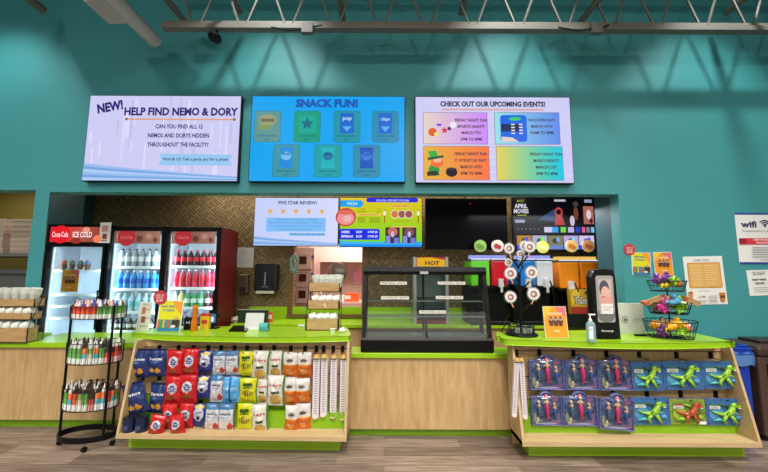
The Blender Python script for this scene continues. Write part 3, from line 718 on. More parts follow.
KINDS = {
 'navy': (art_navy, [('Doritos', .5, .60, .10, .66, (240, 240, 245), .03)], 'navy tortilla chip bag'),
 'red': (art_red, [('Chips', .5, .56, .05, .3, (230, 230, 240), .03), ('AHOY', .5, .50, .045, .26, (230, 230, 240), .03)], 'red cookie bag'),
 'blue': (art_blue, [('Oreo', .5, .62, .07, .4, (40, 46, 110), .03)], 'blue and silver snack bag'),
 'white': (art_white, [('welch', .5, .6, .09, .62, (50, 52, 70), .03), ('FRUIT', .5, .5, .06, .5, (90, 92, 108), .02)], 'white fruit snack bag'),
 'cyan': (art_cyan, [('RICE', .27, .5, .06, .3, (230, 240, 250), .02), ('RICE', .75, .5, .06, .3, (230, 240, 250), .02)], 'sky blue double packet'),
 'yellow': (art_yellow, [('SOUR', .48, .70, .09, .5, (40, 60, 20), .03), ('patch', .5, .58, .08, .5, (40, 60, 20), .03)], 'yellow sour candy bag'),
 'chip': (art_chip, [('Lays', .5, .62, .13, .66, (200, 40, 50), .02)], 'white potato chip bag'),
 'orange': (art_orange, [('Fish', .5, .64, .07, .36, (60, 50, 50), .03), ('crackers', .5, .3, .05, .4, (250, 230, 200), .02)], 'white and orange cracker bag'),
}
BAGMESH = {}; NB = {}
def hang(kind, x0, x1, y0, y1, label, Y, tilt=0, lean=0, group=None, d=.07):
    x, z, w, h = span(x0-.8, x1+.8, y0-.5, y1+.8, Y)
    NB[kind] = NB.get(kind, 0)+1; vk = (kind, NB[kind] % 3)
    art, texts, _ = KINDS[kind]
    if vk not in BAGMESH:
        mb = MB(); W, H = .15, .23
        wp = bag_mesh(mb, W, H, d, art, len(kind)+vk[1]*7)
        for t, u, v, hh, ww, c, bo in texts: mb.text(t, (u-.5)*W, v*H, hh*H, gl(*c), w=ww*W, bold=bo, warp=wp)
        o = mb.build({'navy': 'chip_bag', 'red': 'cookie_bag', 'blue': 'snack_bag', 'white': 'fruit_snack_bag', 'cyan': 'candy_packet', 'yellow': 'candy_bag', 'chip': 'potato_chip_bag', 'orange': 'cracker_bag'}[kind], smooth='all')
        BAGMESH[vk] = o; c = o
    else: c = BAGMESH[vk].copy(); COL.objects.link(c)
    c.location = (x, Y, z); c.scale = (w/.15, 1, h/.23); c.rotation_euler = (lean, tilt, 0)
    tag(c, label, 'bag' if kind != 'cyan' else 'packet', group or KINDS[kind][2]+'s on the left display'); return c
def hook(px, py, Y, yb, parent, loc):
    """black slatwall bracket with its prong"""
    p = at(px, py, yb-.01)
    w = .017
    m = MB().box(p.x-w, p.x+w, yb-.012, yb, p.z-.03, p.z+.03, BLACK).tube([(p.x, yb-.01, p.z-.024), (p.x, Y-.02, p.z-.026), (p.x, Y-.035, p.z-.015)], .004, BLACKM)
    m.build('peg_hook', parent, loc=(-loc[0], -loc[1], -loc[2]))
T_, M_, B_ = 'top row', 'middle row', 'bottom row'
rows = [
 ('navy', 131, 149, 349, 376.5, 'leftmost of the top row on the left display', 3.385, 0),
 ('navy', 148.5, 166, 349, 375.5, 'second from left in the top row on the left display', 3.385, 0),
 ('red', 167, 182, 350, 375.5, 'left one of two in the top row of left display', 3.385, .03),
 ('red', 183, 198, 348.5, 375, 'right one of two in the top row of left display', 3.385, 0),
 ('blue', 199, 213, 351, 371.5, 'in the top row of left display', 3.385, 0),
 ('white', 213, 226, 351, 373.5, 'left one of two in the top row of left display', 3.385, 0),
 ('white', 226, 239.5, 351, 373.5, 'right one of two in the top row of left display', 3.385, -.05),
 ('yellow', 239.5, 253.5, 351, 374.5, 'in the top row of left display', 3.385, 0),
 ('chip', 252.5, 268.5, 351, 379, 'left one of two in the top row of left display', 3.375, .04),
 ('chip', 269, 283, 351, 376.5, 'right one of two in the top row of left display', 3.385, 0),
 ('orange', 283, 297, 352.5, 376.5, 'left one of two in the top row of left display', 3.385, .03),
 ('orange', 298, 311.5, 352.5, 376.5, 'right one of two in the top row of left display', 3.385, -.03),
 ('navy', 129, 150.5, 382, 413, 'tilted on its hook at left in the middle row', 3.345, -.28),
 ('navy', 149.5, 166, 383, 412, 'hanging right of the tilted one in the middle row', 3.375, .05),
 ('red', 165, 181, 376, 402, 'left one of two in the middle row of left display', 3.36, .05),
 ('red', 180.5, 197, 374.5, 401, 'right one of two in the middle row of left display', 3.355, -.02),
 ('blue', 196.5, 211, 375.5, 397.5, 'in the middle row of left display', 3.37, 0),
 ('white', 210.5, 223.5, 375, 401, 'in the middle row of left display', 3.37, 0),
 ('cyan', 223, 239.5, 375, 401.5, 'hanging in the middle row of left display', 3.37, 0),
 ('yellow', 240, 257, 377.5, 402, 'in the middle row of left display', 3.37, 0),
 ('chip', 257, 268.5, 378, 402.5, 'narrow left one in the middle row of left display', 3.385, 0),
 ('chip', 268, 284.5, 375.5, 404.5, 'right one in the middle row of left display', 3.355, 0),
 ('orange', 284, 296, 377.5, 403.5, 'left one of two in the middle row of left display', 3.375, 0),
 ('orange', 296, 310, 378.5, 402.5, 'right one of two in the middle row of left display', 3.365, -.04),
 ('red', 162, 176.5, 403.5, 429, 'hanging in the bottom row at left on the left display', 3.335, 0),
 ('red', 177.5, 193.5, 402.5, 428.5, 'hanging in the bottom row at right on the left display', 3.36, .06),
 ('blue', 193, 206.5, 403.5, 425.5, 'in the bottom row of left display', 3.36, 0),
 ('white', 204.5, 219.5, 403.5, 429.5, 'left one of two in the bottom row of left display', 3.34, .06),
 ('white', 218.5, 234.5, 403.5, 430.5, 'right one of two in the bottom row of left display', 3.33, 0),
 ('yellow', 237.5, 253, 402.5, 430, 'in the bottom row of left display', 3.35, 0),
 ('chip', 253.5, 269.5, 404, 434, 'in the bottom row of left display', 3.34, -.08),
 ('orange', 285, 298, 405.5, 431.5, 'left one of two in the bottom row of left display', 3.345, .03),
 ('orange', 297.5, 311.5, 403, 430, 'right one of two in the bottom row of left display', 3.365, -.07),
]
for k, x0, x1, y0, y1, lab, Y, t in rows: hang(k, x0, x1, y0, y1, KINDS[k][2]+' '+lab, Y, t)
hang('red', 148, 163, 415, 436, 'small red cookie bag fallen on the shelf below the navy chip bags, tilted', 3.255, .16, -.05)
hang('red', 172, 186, 414.5, 435, 'small red cookie bag fallen on the shelf, propped on the red bags in front', 3.265, -.2, -.05)
# packet lying on the shelf
p = atz(193, 430.5, .163)
mb = MB(); bag_mesh(mb, .17, .10, .02, lambda u, v: gl(70, 140, 190) if u < .3 or v > .75 else gl(226, 226, 232), 5)
mb.build('lollipop_packet', loc=(p.x, p.y-.02, .172), rot=(math.radians(-78), 0, .12), smooth='all', label='small white and blue packet lying flat on the shelf of the left display', cat='packet')
# dark canisters on the shelf
for i, px in enumerate((128.5, 141)):
    q = at(px, 431, 3.29)
    c = empty('snack_canister', (q.x, 3.30, .161), 'dark navy snack canister on the bottom shelf, '+('left' if i == 0 else 'right')+' one under the tortilla chips', 'canister', 'canisters on the left display shelf')
    MB().lathe([(.050, 0), (.054, .006), (.054, .13), (.052, .135)], [gl(20, 26, 54), gl(24, 34, 70), gl(20, 26, 54)], 18).build('body', c, smooth=True)
    MB().lathe([(.055, .134), (.056, .15), (.05, .152)], gl(30, 34, 50), 18).build('cap', c)
    MB().text('DIP', 0, .05, .035, gl(120, 140, 190), y=-.0555, w=.04).build('can_logo', c)
# hooks of the left display
for px, Y in ((140, 3.385), (158, 3.385), (177.5, 3.385), (192.5, 3.385), (207.5, 3.39), (220.5, 3.39), (234, 3.39), (246.8, 3.39), (260.5, 3.385), (274, 3.39), (290.7, 3.39), (305, 3.39), (316.5, 3.38), (323.6, 3.38), (333.3, 3.38), (342.6, 3.38)):
    hook(px, 348.5, Y, LB, left_disp, Lo)
for px in (141, 158, 173, 189, 204, 217, 231, 248, 263, 276, 290, 303): hook(px, 377.5, 3.40, LB, left_disp, Lo)
for px in (170, 186, 200, 212, 226, 245, 261, 291, 304): hook(px, 403.5, 3.40, LB, left_disp, Lo)
# long powder candy strips
def strip(x0, x1, y0, y1, Y, label, tilt=0, grp='long candy strips on the left display'):
    x, z, w, h = span(x0, x1, y0, y1, Y)
    s = empty('candy_strip', (x, Y, z), label, 'candy strip', grp, rot=(0, tilt, 0))
    pk = P(206, 200, 204)
    A = Art(w, h*.93, .0008); A.box(-w/2, w/2, -.0, .018, 0, h*.93, P(224, 218, 220)); A.rect(0, 0, .1, 1, P(110, 50, 90)); A.rect(.9, 0, 1, 1, P(190, 170, 180))
    A.k = 1
    for i in range(22): A.k = 2; A.rect(.3, .06+i*.041, .72, .06+i*.041+.018, P(168, 160, 166))
    A.rect(.15, .01, .85, .035, P(60, 40, 60)); A.build('strip_pack', s)
    MB().lathe([(w*.46, h*.925), (w*.40, h*.955), (w*.2, h*.985), (w*.16, h)], [P(206, 176, 90), P(190, 160, 80), P(150, 40, 60)], 10).build('twist_cap', s)
    MB().lathe([(w*.36, -.012), (w*.4, -.001)], P(200, 180, 140), 10).build('foot_cap', s)
for i, (a, b, y) in enumerate([(312, 319.6, 417.5), (320, 327.6, 415.5), (329.5, 337, 417), (339.2, 347, 418.5)]):
    strip(a, b, 353, y, 3.36, f'long white candy strip, {ORD[i]} from left at the right end of the left display')
strip(510.5, 516, 356.5, 416, 3.13, 'long white candy strip hanging askew at the left end of the right display', .085, 'long candy strips on the right display')
strip(521, 526.8, 356.5, 418, 3.19, 'long white candy strip hanging straight beside the askew one on the right display', -.03, 'long candy strips on the right display')

# ================================================================== TOY PACKS (right display)
def swirl(name, a, b, c, sc=9):
    m, nt, bs, N, L = nodes(name); mp = mapped(nt, N, L, (sc, sc, sc)); n = N('TexNoise'); n.inputs['Scale'].default_value = 1.4; n.inputs['Distortion'].default_value = 1.6
    L(mp.outputs[0], n.inputs['Vector']); r = ramp(nt, [(.32, a), (.52, b), (.7, c)]); L(n.outputs['Fac'], r.inputs[0]); L(r.outputs[0], bs.inputs['Base Color']); bs.inputs['Roughness'].default_value = .3; return m
SEA = swirl('sea_card', (30, 50, 76), (62, 88, 124), (112, 110, 160)); SEA2 = swirl('sea_edge', (70, 110, 170), (96, 92, 150), (140, 150, 196), 16)
DINO = swirl('dino_card', (40, 60, 120), (60, 120, 165), (70, 66, 130), 22); DINOR = swirl('dino_card_red', (60, 120, 40), (150, 170, 60), (50, 70, 40), 14)
SKIN = P(228, 186, 150)
def doll(par, x, z, s, tail, hair, lean=0):
    m = MB(); t = s
    m.tube([(x, -.02, z+.62*t), (x, -.022, z+.45*t), (x+.02*t, -.022, z+.25*t), (x-.02*t+lean, -.02, z+.08*t), (x+.06*t+lean, -.018, z)], [.07*t, .10*t, .08*t, .055*t, .03*t], tail, 7)
    m.prism([(x+.04*t+lean, z+.03*t), (x-.10*t+lean, z-.07*t), (x+.04*t+lean, z-.03*t), (x+.2*t+lean, z-.03*t)], -.024, -.014, tail)
    m.tube([(x, -.02, z+.60*t), (x, -.02, z+.72*t), (x, -.02, z+.82*t)], [.07*t, .085*t, .03*t], SKIN, 7)
    m.tube([(x-.07*t, -.02, z+.78*t), (x-.17*t, -.02, z+.62*t)], .022*t, SKIN, 5); m.tube([(x+.07*t, -.02, z+.78*t), (x+.17*t, -.02, z+.62*t)], .022*t, SKIN, 5)
    m.blob((x, -.022, z+.9*t), .075*t, SKIN, 8, 6); m.blob((x+.01*t, -.010, z+.94*t), (.11*t, .06*t, .11*t), hair, 8, 6)
    m.build('mermaid_doll', par, smooth='all')
def mermaid_pack(loc, w, h, label, rot=(0, 0, 0)):
    r = empty('mermaid_toy_pack', loc, label, 'toy pack', 'mermaid toy packs on the right display', rot)
    pts = [(-w/2, 0), (w/2, 0), (w*.49, h*.83)]
    for i in range(9): t = PI*i/8; pts.append((w*.2*math.cos(t)+.0, h*.86+h*.14*math.sin(t)))
    pts += [(-w*.49, h*.83)]
    MB().prism(pts, -.004, .012, SEA2, mcap=SEA).build('card', r)
    e = MB().tube([(p[0]*.96, -.01, p[1]*.97+.003) for p in pts], .007, SEA2, 6, closed=True); e.build('tray_rim', r)
    A = Art(w, h, .001); A.y0 = -.005
    A.ell(.5, .19, .2, .05, P(96, 130, 190)); A.ell(.22, .86, .14, .06, P(120, 110, 130)); A.ell(.78, .9, .2, .05, P(120, 80, 140)); A.ell(.8, .22, .1, .08, P(150, 90, 130)); A.ell(.12, .75, .05, .12, P(150, 150, 120)); A.ell(.85, .7, .06, .06, P(130, 90, 150)); A.ell(.52, .94, .3, .03, P(170, 170, 200))
    A.build('card_print', r)
    doll(r, 0, h*.24, h*.64, gl(240, 50, 120), gl(240, 120, 150), .004); doll(r, -w*.25, h*.30, h*.42, gl(84, 120, 150), gl(232, 214, 130)); doll(r, w*.25, h*.24, h*.42, gl(40, 100, 190), gl(240, 190, 110)); MB().blob((-w*.3, -.018, h*.18), (.014, .01, .024), P(196, 196, 150), 7, 5, .2, R).blob((-w*.33, -.018, h*.1), (.02, .01, .016), P(170, 176, 140), 7, 5, .2, R).build('sea_castle', r)
    c = MB(); n, m_ = 8, 8
    vs = [((i/n-.5)*w*.94, -.012-.034*(math.sin(PI*i/n)*math.sin(PI*j/m_))**.3, h*.03+j/m_*h*.84) for j in range(m_+1) for i in range(n+1)]
    c.add(vs, [(j*(n+1)+i, j*(n+1)+i+1, (j+1)*(n+1)+i+1, (j+1)*(n+1)+i) for j in range(m_) for i in range(n)], WRAP); c.build('blister', r, smooth='all')
    return r
mp_ = None
for i, (x0, x1, y0, y1, Y, rw, t) in enumerate([(529, 564, 354, 389.5, 3.30, 'top', 0), (564.5, 598.5, 354.5, 389.5, 3.30, 'top', 0), (598.5, 632, 355, 390, 3.30, 'top', 0), (530.5, 561.5, 391, 425, 3.28, 'lower', 0), (562, 597, 391, 425.5, 3.28, 'lower', 0), (597.5, 632.5, 393, 429.5, 3.26, 'lower', .07)]):
    x, z, w, h = span(x0, x1, y0, y1, Y)
    lab = f'mermaid doll pack, {ORD[i % 3]} from left in the {rw} row of the right display'
    if mp_ is None: mp_ = mermaid_pack((x, Y, z), w, h, lab); mw, mh = w, h
    else: c = copy_thing(mp_, (x, Y, z), lab, rot=(0, t, 0)); c.scale = (w/mw, 1, h/mh)
def dino_pack(loc, w, h, label, red=False):
    r = empty('dinosaur_toy_pack', loc, label, 'toy pack', 'dinosaur toy packs on the right display')
    rr = random.Random(5); n = 14
    top = [(-w/2+w*i/n, h-(.004 if i % 2 else 0)*1) for i in range(n+1)]; bot = [(w/2-w*i/n, (.006 if i % 2 else 0)) for i in range(n+1)]
    MB().prism(bot[::-1]+top[::-1], -.004, .016, SEA2, mcap=(DINOR if red else DINO)).build('bag', r)
    A = Art(w, h, .001); A.y0 = -.005
    A.rrect(.07, .12, .93, .9, .06, P(100, 140, 60) if red else P(56, 110, 160)); A.ell(.3, .6, .22, .2, P(170, 180, 60) if red else P(84, 150, 190)); A.ell(.72, .62, .18, .16, P(80, 120, 40) if red else P(70, 130, 190))
    A.rect(.1, .26, .38, .38, P(220, 225, 215)); A.rect(.1, .2, .38, .26, P(180, 50, 40) if red else P(60, 120, 80)); A.txt('DINO', .24, .365, .08, P(60, 80, 60), w=.2)
    if red: A.rect(.75, .86, .98, .97, P(235, 235, 230))
    A.build('bag_print', r)
    g = gl(150, 205, 50); k = gl(196, 84, 50) if red else g; y = gl(60, 90, 30)
    d = MB(); X = lambda u: (u-.5)*w; Zz = lambda v: (1-v)*h
    d.tube([(X(.14), -.016, Zz(.44)), (X(.26), -.02, Zz(.52)), (X(.42), -.026, Zz(.56)), (X(.56), -.03, Zz(.50)), (X(.64), -.03, Zz(.34)), (X(.66), -.03, Zz(.22))], [.003, .010, .020, .026, .022, .016], k, 8)
    d.blob((X(.70), -.034, Zz(.21)), (.032, .018, .026), k, 10, 7); d.blob((X(.80), -.034, Zz(.25)), (.022, .012, .015), k, 8, 5); d.blob((X(.72), -.05, Zz(.16)), .007, BLACK, 6, 4); d.blob((X(.80), -.045, Zz(.30)), (.014, .004, .004), P(240, 240, 230), 6, 4)
    for a, b in ((.46, .38), (.58, .66)): d.tube([(X(a), -.03, Zz(.58)), (X(b), -.034, Zz(.74)), (X(b+.06), -.034, Zz(.88))], [.018, .013, .009], k, 6)
    d.tube([(X(.62), -.04, Zz(.44)), (X(.74), -.045, Zz(.52))], .007, k, 5)
    for q_ in range(4): d.blob((X(.45+q_*.05), -.046, Zz(.5-.02*q_)), (.007, .004, .012), y, 5, 4)
    d.build('dinosaur_figure', r, smooth='all')
    e = MB().tube([(X(.14), -.014, Zz(.8)), (X(.3), -.02, Zz(.74)), (X(.42), -.02, Zz(.8))], [.005, .016, .006], g if red else gl(90, 190, 190), 6); e.build('small_dinosaur', r, smooth='all'); MB().blob((X(.82), -.018, Zz(.68)), (.026, .012, .020), gl(176, 200, 60) if red else gl(90, 170, 220), 8, 5).build('toy_egg', r, smooth='all'); e = MB()
    e.tube([(X(.36), -.014, Zz(.2)), (X(.52), -.018, Zz(.24)), (X(.58), -.018, Zz(.3))], [.006, .01, .004], gl(170, 210, 60) if red else y, 6); e.build('small_dinosaur', r, smooth='all')
    return r
dp = None
for i, (x0, x1, y0, y1, Y, lab) in enumerate([(631, 662.5, 361.5, 391, 3.30, 'first from left in the top row'), (663, 702, 361, 390, 3.30, 'second from left in the top row'), (702, 738.5, 361, 389, 3.30, 'last in the top row at the right end'), (631, 669, 397, 425, 3.28, 'lower row, beside the tilted mermaid pack'), (705.5, 743, 398.5, 425.5, 3.28, 'lower row, at the right end')]):
    x, z, w, h = span(x0, x1, y0, y1, Y)
    lab = 'blue dinosaur pack, '+lab+' of the right display'
    if dp is None: dp = dino_pack((x, Y, z), w, h, lab); dw, dh = w, h
    else: c = copy_thing(dp, (x, Y, z), lab); c.scale = (w/dw, 1, h/dh)
x, z, w, h = span(669.5, 705, 398.5, 424.5, 3.28)
dino_pack((x, 3.28, z), w, h, 'the only red and green dinosaur pack, lower row of the right display', True)
for px, py in ((516.5, 353), (539.5, 352.5), (573.5, 353), (606.5, 353.5), (639.5, 354.5), (676.7, 355), (711, 355), (548, 390), (580, 390), (613, 391), (647, 393), (681, 394), (716, 394)): hook(px, py, 3.29, RB, right_disp, Ro)

# ================================================================== CANDY RACK
RKY = 3.33
c0 = atz(91, 433.5, .09)
rk = empty('candy_rack', (c0.x-.012, RKY+.10, 0), 'black wheeled three tier wire rack filled with squeeze candy', 'rack')
RX, RY_ = .262, .155
def ov(t, z, k=1.0, dx=0): return (dx+RX*k*math.cos(t), RY_*k*math.sin(t), z)
def oval(z, r, k=1.0, m=BLACKM, n=40, rz=None, dx=0): return [ov(2*PI*i/n, z, k, dx) for i in range(n)]
bm = MB(); n = 40
vs = [ov(2*PI*i/n, z, k) for z, k in ((.075, 1), (.125, 1), (.125, .94), (.075, .94)) for i in range(n)]
bm.add(vs, [(a*n+i, a*n+(i+1) % n, ((a+1) % 4)*n+(i+1) % n, ((a+1) % 4)*n+i) for a in range(4) for i in range(n)], BLACK); bm.build('base_ring', rk)
tiers = []
lz = RKY+.06
ztop = [at(97, 308, RKY-.1).z, at(97, 346, RKY-.1).z, at(94, 392, RKY-.1).z]
zbot = [at(97, 320.5, RKY-.1).z, at(97, 367, RKY-.1).z, at(94, 415, RKY-.1).z]
post_t = [PI*1.02, -PI*.19, PI*.33]
for t in post_t: MB().tube([ov(t, .09, 1.0), ov(t, ztop[0]+.01, 1.0)], .011, BLACK, 8).build('post', rk)
for k in range(3):
    b = MB().tube(oval(ztop[k], 0, .98), .004, BLACKM, 5, True).tube(oval(zbot[k], 0, .96), .004, BLACKM, 5, True)
    for i in range(28): b.tube([ov(2*PI*i/28, zbot[k], .96), ov(2*PI*i/28, ztop[k], .98)], .0018, BLACKM, 4)
    for i in range(-5, 6):
        x = i*RX*.17; yy = RY_*.95*math.sqrt(max(0, 1-(x/(RX*.96))**2)); b.tube([(x, -yy, zbot[k]), (x, yy, zbot[k])], .0018, BLACKM, 4)
    b.build('wire_basket', rk)
for t in (PI*1.02, -PI*.38, PI*.4, -.1):
    w = MB().tube([ov(t, .075, .97), ov(t, .045, .97)], .008, STEEL, 6)
    x, y, _ = ov(t, 0, .97); w.tube([(x-.012, y, .025), (x+.012, y, .025)], .024, BLACK, 12); w.build('caster', rk)
combos = [((224, 96, 60), (236, 232, 226), (206, 60, 50), 'orange and red'), ((110, 170, 90), (226, 236, 224), (90, 150, 70), 'green'), ((90, 180, 190), (232, 236, 236), (230, 120, 60), 'teal and orange'), ((212, 60, 60), (224, 150, 140), (60, 40, 36), 'red and dark'), ((216, 206, 180), (236, 232, 222), (120, 160, 80), 'cream and green')]
tops = [(232, 190, 180), (70, 70, 150), (214, 190, 150), (60, 40, 36), (236, 232, 228)]
protos = []
HT = (ztop[0]-zbot[0])*1.45
hb = .14
def candy_bottle(a, b, c, tp, h):
    o = empty('candy_bottle', (0, 0, 0), None, 'candy')
    MB().lathe([(.017, 0), (.021, .004), (.021, h*.25), (.021, h*.45), (.021, h*.6), (.016, h*.68)], [P(*b), P(*b), P(*a), P(*c), P(*c)], 9).build('body', o, smooth=True)
    wt = P(*tp) if h > .17*0+HT else P(226, 222, 214)
    MB().lathe([(.014, h*.66), (.017, h*.72), (.015, h*.80), (.007, h*.86), (.005, h)], [P(*tp), P(*tp), wt, wt], 8).build('cap', o, smooth=True)
    return o
for ti in range(3):
    h = (ztop[ti]-zbot[ti])*(1.14 if ti else 1.5); rnd = random.Random(40+ti); used = {}
    nm = ('top', 'middle', 'bottom')[ti]
    spots = [(2*PI*(i+.5)/26, .86) for i in range(26)]+[(2*PI*(i+.5)/16, .58) for i in range(16)]+[(2*PI*i/6, .24) for i in range(6)]
    for t, k in spots:
        s = math.sin(t)
        if k == .86 and s > .75: continue
        if ti == 0: ci = 0 if math.cos(t) < .25 else 1
        else: ci = rnd.choice([0, 1, 2, 3, 4, 1, 2])
        if ci == 2 and ti == 0: ci = 0
        tp = tops[rnd.randrange(5)]; key = (ci, tops.index(tp) if ti == 0 else 4 if rnd.random() < .5 else 3)
        key = (ci, key[1]); lab = f'{combos[ci][3]} squeeze candy bottle with {["pink", "blue", "tan", "dark", "white"][key[1]]} neck in the rack {nm} basket'
        x, y, _ = ov(t, 0, k*.96); loc = (rk.location.x+x, rk.location.y+y, zbot[ti]+.004)
        if key not in used:
            o = candy_bottle(*combos[ci][:3], tops[key[1]], h); o.location = loc; used[key] = o; tag(o, lab, None, lab.split(' in the ')[0]+'s, '+nm+' basket')
        else: copy_thing(used[key], loc, lab, used[key]['group'])
    LABELS.clear() if False else None

# ================================================================== THINGS ON THE LEFT DISPLAY TOP
def on_top(px, py, z=DT): p = atz(px, py, z); return p
def standing(name, label, cat, x0, x1, y0, y1, z, draw, th=.012, lean=-.12, base=None, frame=None):
    """a sign holder standing on a surface of height z"""
    p = atz((x0+x1)/2, y1, z); _, _, w, h = span(x0, x1, y0, y1, p.y)
    r = empty(name, (p.x, p.y, z), label, cat)
    A = Art(w, h, .0008); A.box(-w/2, w/2, 0, .004, 0, h, frame or P(225, 228, 220)); A.k = 1; draw(A)
    A.build('panel', r, rot=(lean, 0, 0))
    MB().box(-w/2, w/2, -.01, .06, 0, .004, GLASS).build('foot', r)
    return r, w, h
def d_menu(a): a.rect(.05, .02, .95, .98, P(196, 200, 180)); a.rect(.25, .18, .55, .42, P(170, 100, 70)); a.rect(.3, .5, .62, .72, P(130, 70, 50)); a.rect(.62, .25, .85, .28, P(110, 110, 100)); a.rect(.3, .82, .8, .85, P(110, 110, 100)); a.rect(.62, .55, .85, .58, P(110, 110, 100)); a.txt('MENU', .5, .12, .06, P(90, 80, 70), w=.5)
standing('menu_holder', 'pale grey drinks menu card standing at the left end of the left display', 'menu card', 135.5, 148.5, 302, 331, DT, d_menu)
def d_yellow(a):
    a.rect(.04, .02, .96, .98, P(216, 212, 30)); a.poly([(.5, .02), (.96, .02), (.96, .5)], P(232, 150, 40)); a.txt('PARTY WITH', .38, .24, .075, P(24, 100, 150), w=.52, bold=.03); a.txt('US TODAY!', .42, .36, .075, P(24, 100, 150), w=.5, bold=.03)
    a.rect(.04, .62, .96, .9, P(70, 140, 120))
    for i, c in enumerate([(210, 90, 50), (60, 150, 90), (220, 180, 40), (90, 120, 170), (200, 80, 60), (70, 160, 110)]): a.k = 8; a.rect(.06+i*.1, .64, .13+i*.1, .88, P(*c))
    a.rect(.04, .9, .96, .98, P(30, 120, 170)); a.ell(.78, .74, .16, .16, P(60, 40, 44)); a.ell(.78, .58, .07, .06, P(200, 150, 120)); a.ell(.7, .84, .1, .05, P(220, 200, 210))
r, w, h = standing('sign_holder', 'yellow party poster in a clear stand under a round red badge, on the left display', 'sign', 155.5, 180, 300.5, 331.5, DT, d_yellow)
def badge(name, label, x, y, Y, rpx, parent=None):
    p = at(x, y, Y); rr = rpx/F*Y
    m = MB().prism([(rr*math.cos(2*PI*i/24), rr*math.sin(2*PI*i/24)) for i in range(24)], 0, .004, P(186, 60, 66))
    A = Art(rr*2, rr*2, .0008); A.M = Matrix.Translation((0, 0, -rr)); A.k = 1
    A.txt('ASK US', .5, .42, .13, P(240, 210, 210), w=.55, bold=.02); A.txt('ABOUT', .5, .58, .11, P(240, 210, 210), w=.5, bold=.02); A.txt('$5 OFF', .5, .8, .16, P(250, 235, 235), w=.45, bold=.03)
    for v, f in ((A, 1),):
        b = len(m.v); mm = [m.mi(x_) for x_ in A.mats]
        m.v += A.v; m.f += [[b+i for i in f_] for f_ in A.f]; m.fm += [mm[i] for i in A.fm]
    if parent: return m.build(name, parent, loc=(p.x-parent.location.x, p.y-parent.location.y, p.z-parent.location.z))
    return m.build(name, loc=tuple(p), label=label, cat='badge')
badge('round_badge', None, 160, 297.5, r.location.y-.012+.04, 7, r)
# orange bottle
p = on_top(194, 331)
o = empty('sauce_bottle', tuple(p), 'slim amber orange bottle standing beside the yellow poster', 'bottle')
MB().lathe([(.030, 0), (.034, .01), (.032, .10), (.022, .14), (.026, .17), (.022, .2), (.026, .22), (.024, .235)], mat((206, 110, 14), rough=.12), 14).build('body', o, smooth=True)
MB().lathe([(.027, .235), (.027, .262), (.02, .266)], mat((222, 130, 30), rough=.3), 14).build('cap', o)
p = on_top(185.5, 331)
o = empty('card_reader', (p.x, p.y+.08, p.z), 'black card reader with white wave symbol behind the amber bottle', 'card reader')
MB().box(-.055, .055, -.03, .05, 0, .13, BLACK).build('reader_body', o, bevel=.008)
A = Art(.09, .09, .001); A.y0 = -.031; A.M = Matrix.Translation((0, 0, .03)); A.circ(.28, .45, .09, P(214, 214, 214)); A.ell(.6, .45, .1, .16, P(220, 220, 220)); A.ell(.64, .45, .07, .10, P(20, 20, 20)); A.build('symbol', o)
p = on_top(202.5, 330)
o = empty('tea_box', (p.x, p.y+.05, p.z), 'small yellow box with red top edge beside the amber bottle', 'box')
MB().box(-.045, .045, -.02, .03, 0, .16, P(222, 184, 30)).build('carton', o); MB().box(-.046, .046, -.021, .031, .14, .165, P(196, 60, 30)).box(-.03, .03, -.022, -.0205, .06, .1, P(190, 60, 40)).build('carton_print', o)
p = on_top(211, 329)
o = empty('desk_phone', (p.x, p.y+.03, p.z), 'small black screen stand with blue display beside the yellow box', 'display')
MB().box(-.05, .06, -.03, .05, 0, .012, BLACK).tube([(0, .01, .01), (.0, .02, .12)], .012, BLACK).build('stand', o)
MB().box(-.042, .042, -.01, .01, .05, .2, BLACK).build('screen_body', o); MB().poly if False else None
A = Art(.07, .10, .001); A.y0 = -.0105; A.M = Matrix.Translation((0, 0, .06)); A.rect(0, 0, 1, 1, E(60, 110, 160)); A.ell(.5, .6, .25, .3, E(220, 230, 240)); A.build('screen_image', o)
p = on_top(217, 323)
MB().lathe([(.02, 0), (.02, .06), (.055, .10), (.04, .13)], BLACK, 8).tube([(0, 0, .12), (-.05, 0, .16)], .012, BLACK).build('barcode_scanner', loc=(p.x, p.y-.04, DT), label='black scanner gun standing behind the small screen stand', cat='scanner')
pts = [atz(*q, DT) for q in ((228.5, 331.8), (246.5, 332), (249.5, 326.8), (233.5, 326.6))]
c = sum(pts, Vector())/4
MB().prism([(q.x-c.x, q.y-c.y) for q in pts], 0, .012, BLACK, 'z', mcap=mat((12, 12, 14), rough=.15)).build('tablet', loc=(c.x, c.y, DT), bevel=.002, label='black tablet lying flat on the left display top', cat='tablet')
p = on_top(253.5, 329)
o = empty('tablet_stand', tuple(p), 'white tablet back on a stand beside the teal tape roll', 'tablet stand')
_, _, w, h = span(244.5, 263, 313, 329, p.y)
MB().box(-w/2, w/2, 0, .01, 0.01, h, mat((214, 214, 212), rough=.35)).build('tablet_back', o, rot=(-.2, 0, 0), bevel=.003); MB().box(-w*.35, w*.35, -.03, .1, 0, .012, WHITE).build('foot', o)
p = on_top(264, 331)
o = empty('tape_dispenser', tuple(p), 'teal tape roll holder beside the white tablet stand', 'tape dispenser')
MB().box(-.05, .05, -.03, .035, 0, .03, P(60, 150, 150)).build('base', o, bevel=.008)
MB().tube([(-.045, .0, .05), (.045, .0, .05)], .035, P(80, 170, 168), 16).build('tape_roll', o); MB().tube([(-.047, .0, .05), (.047, .0, .05)], .016, P(30, 70, 80), 12).build('core', o)
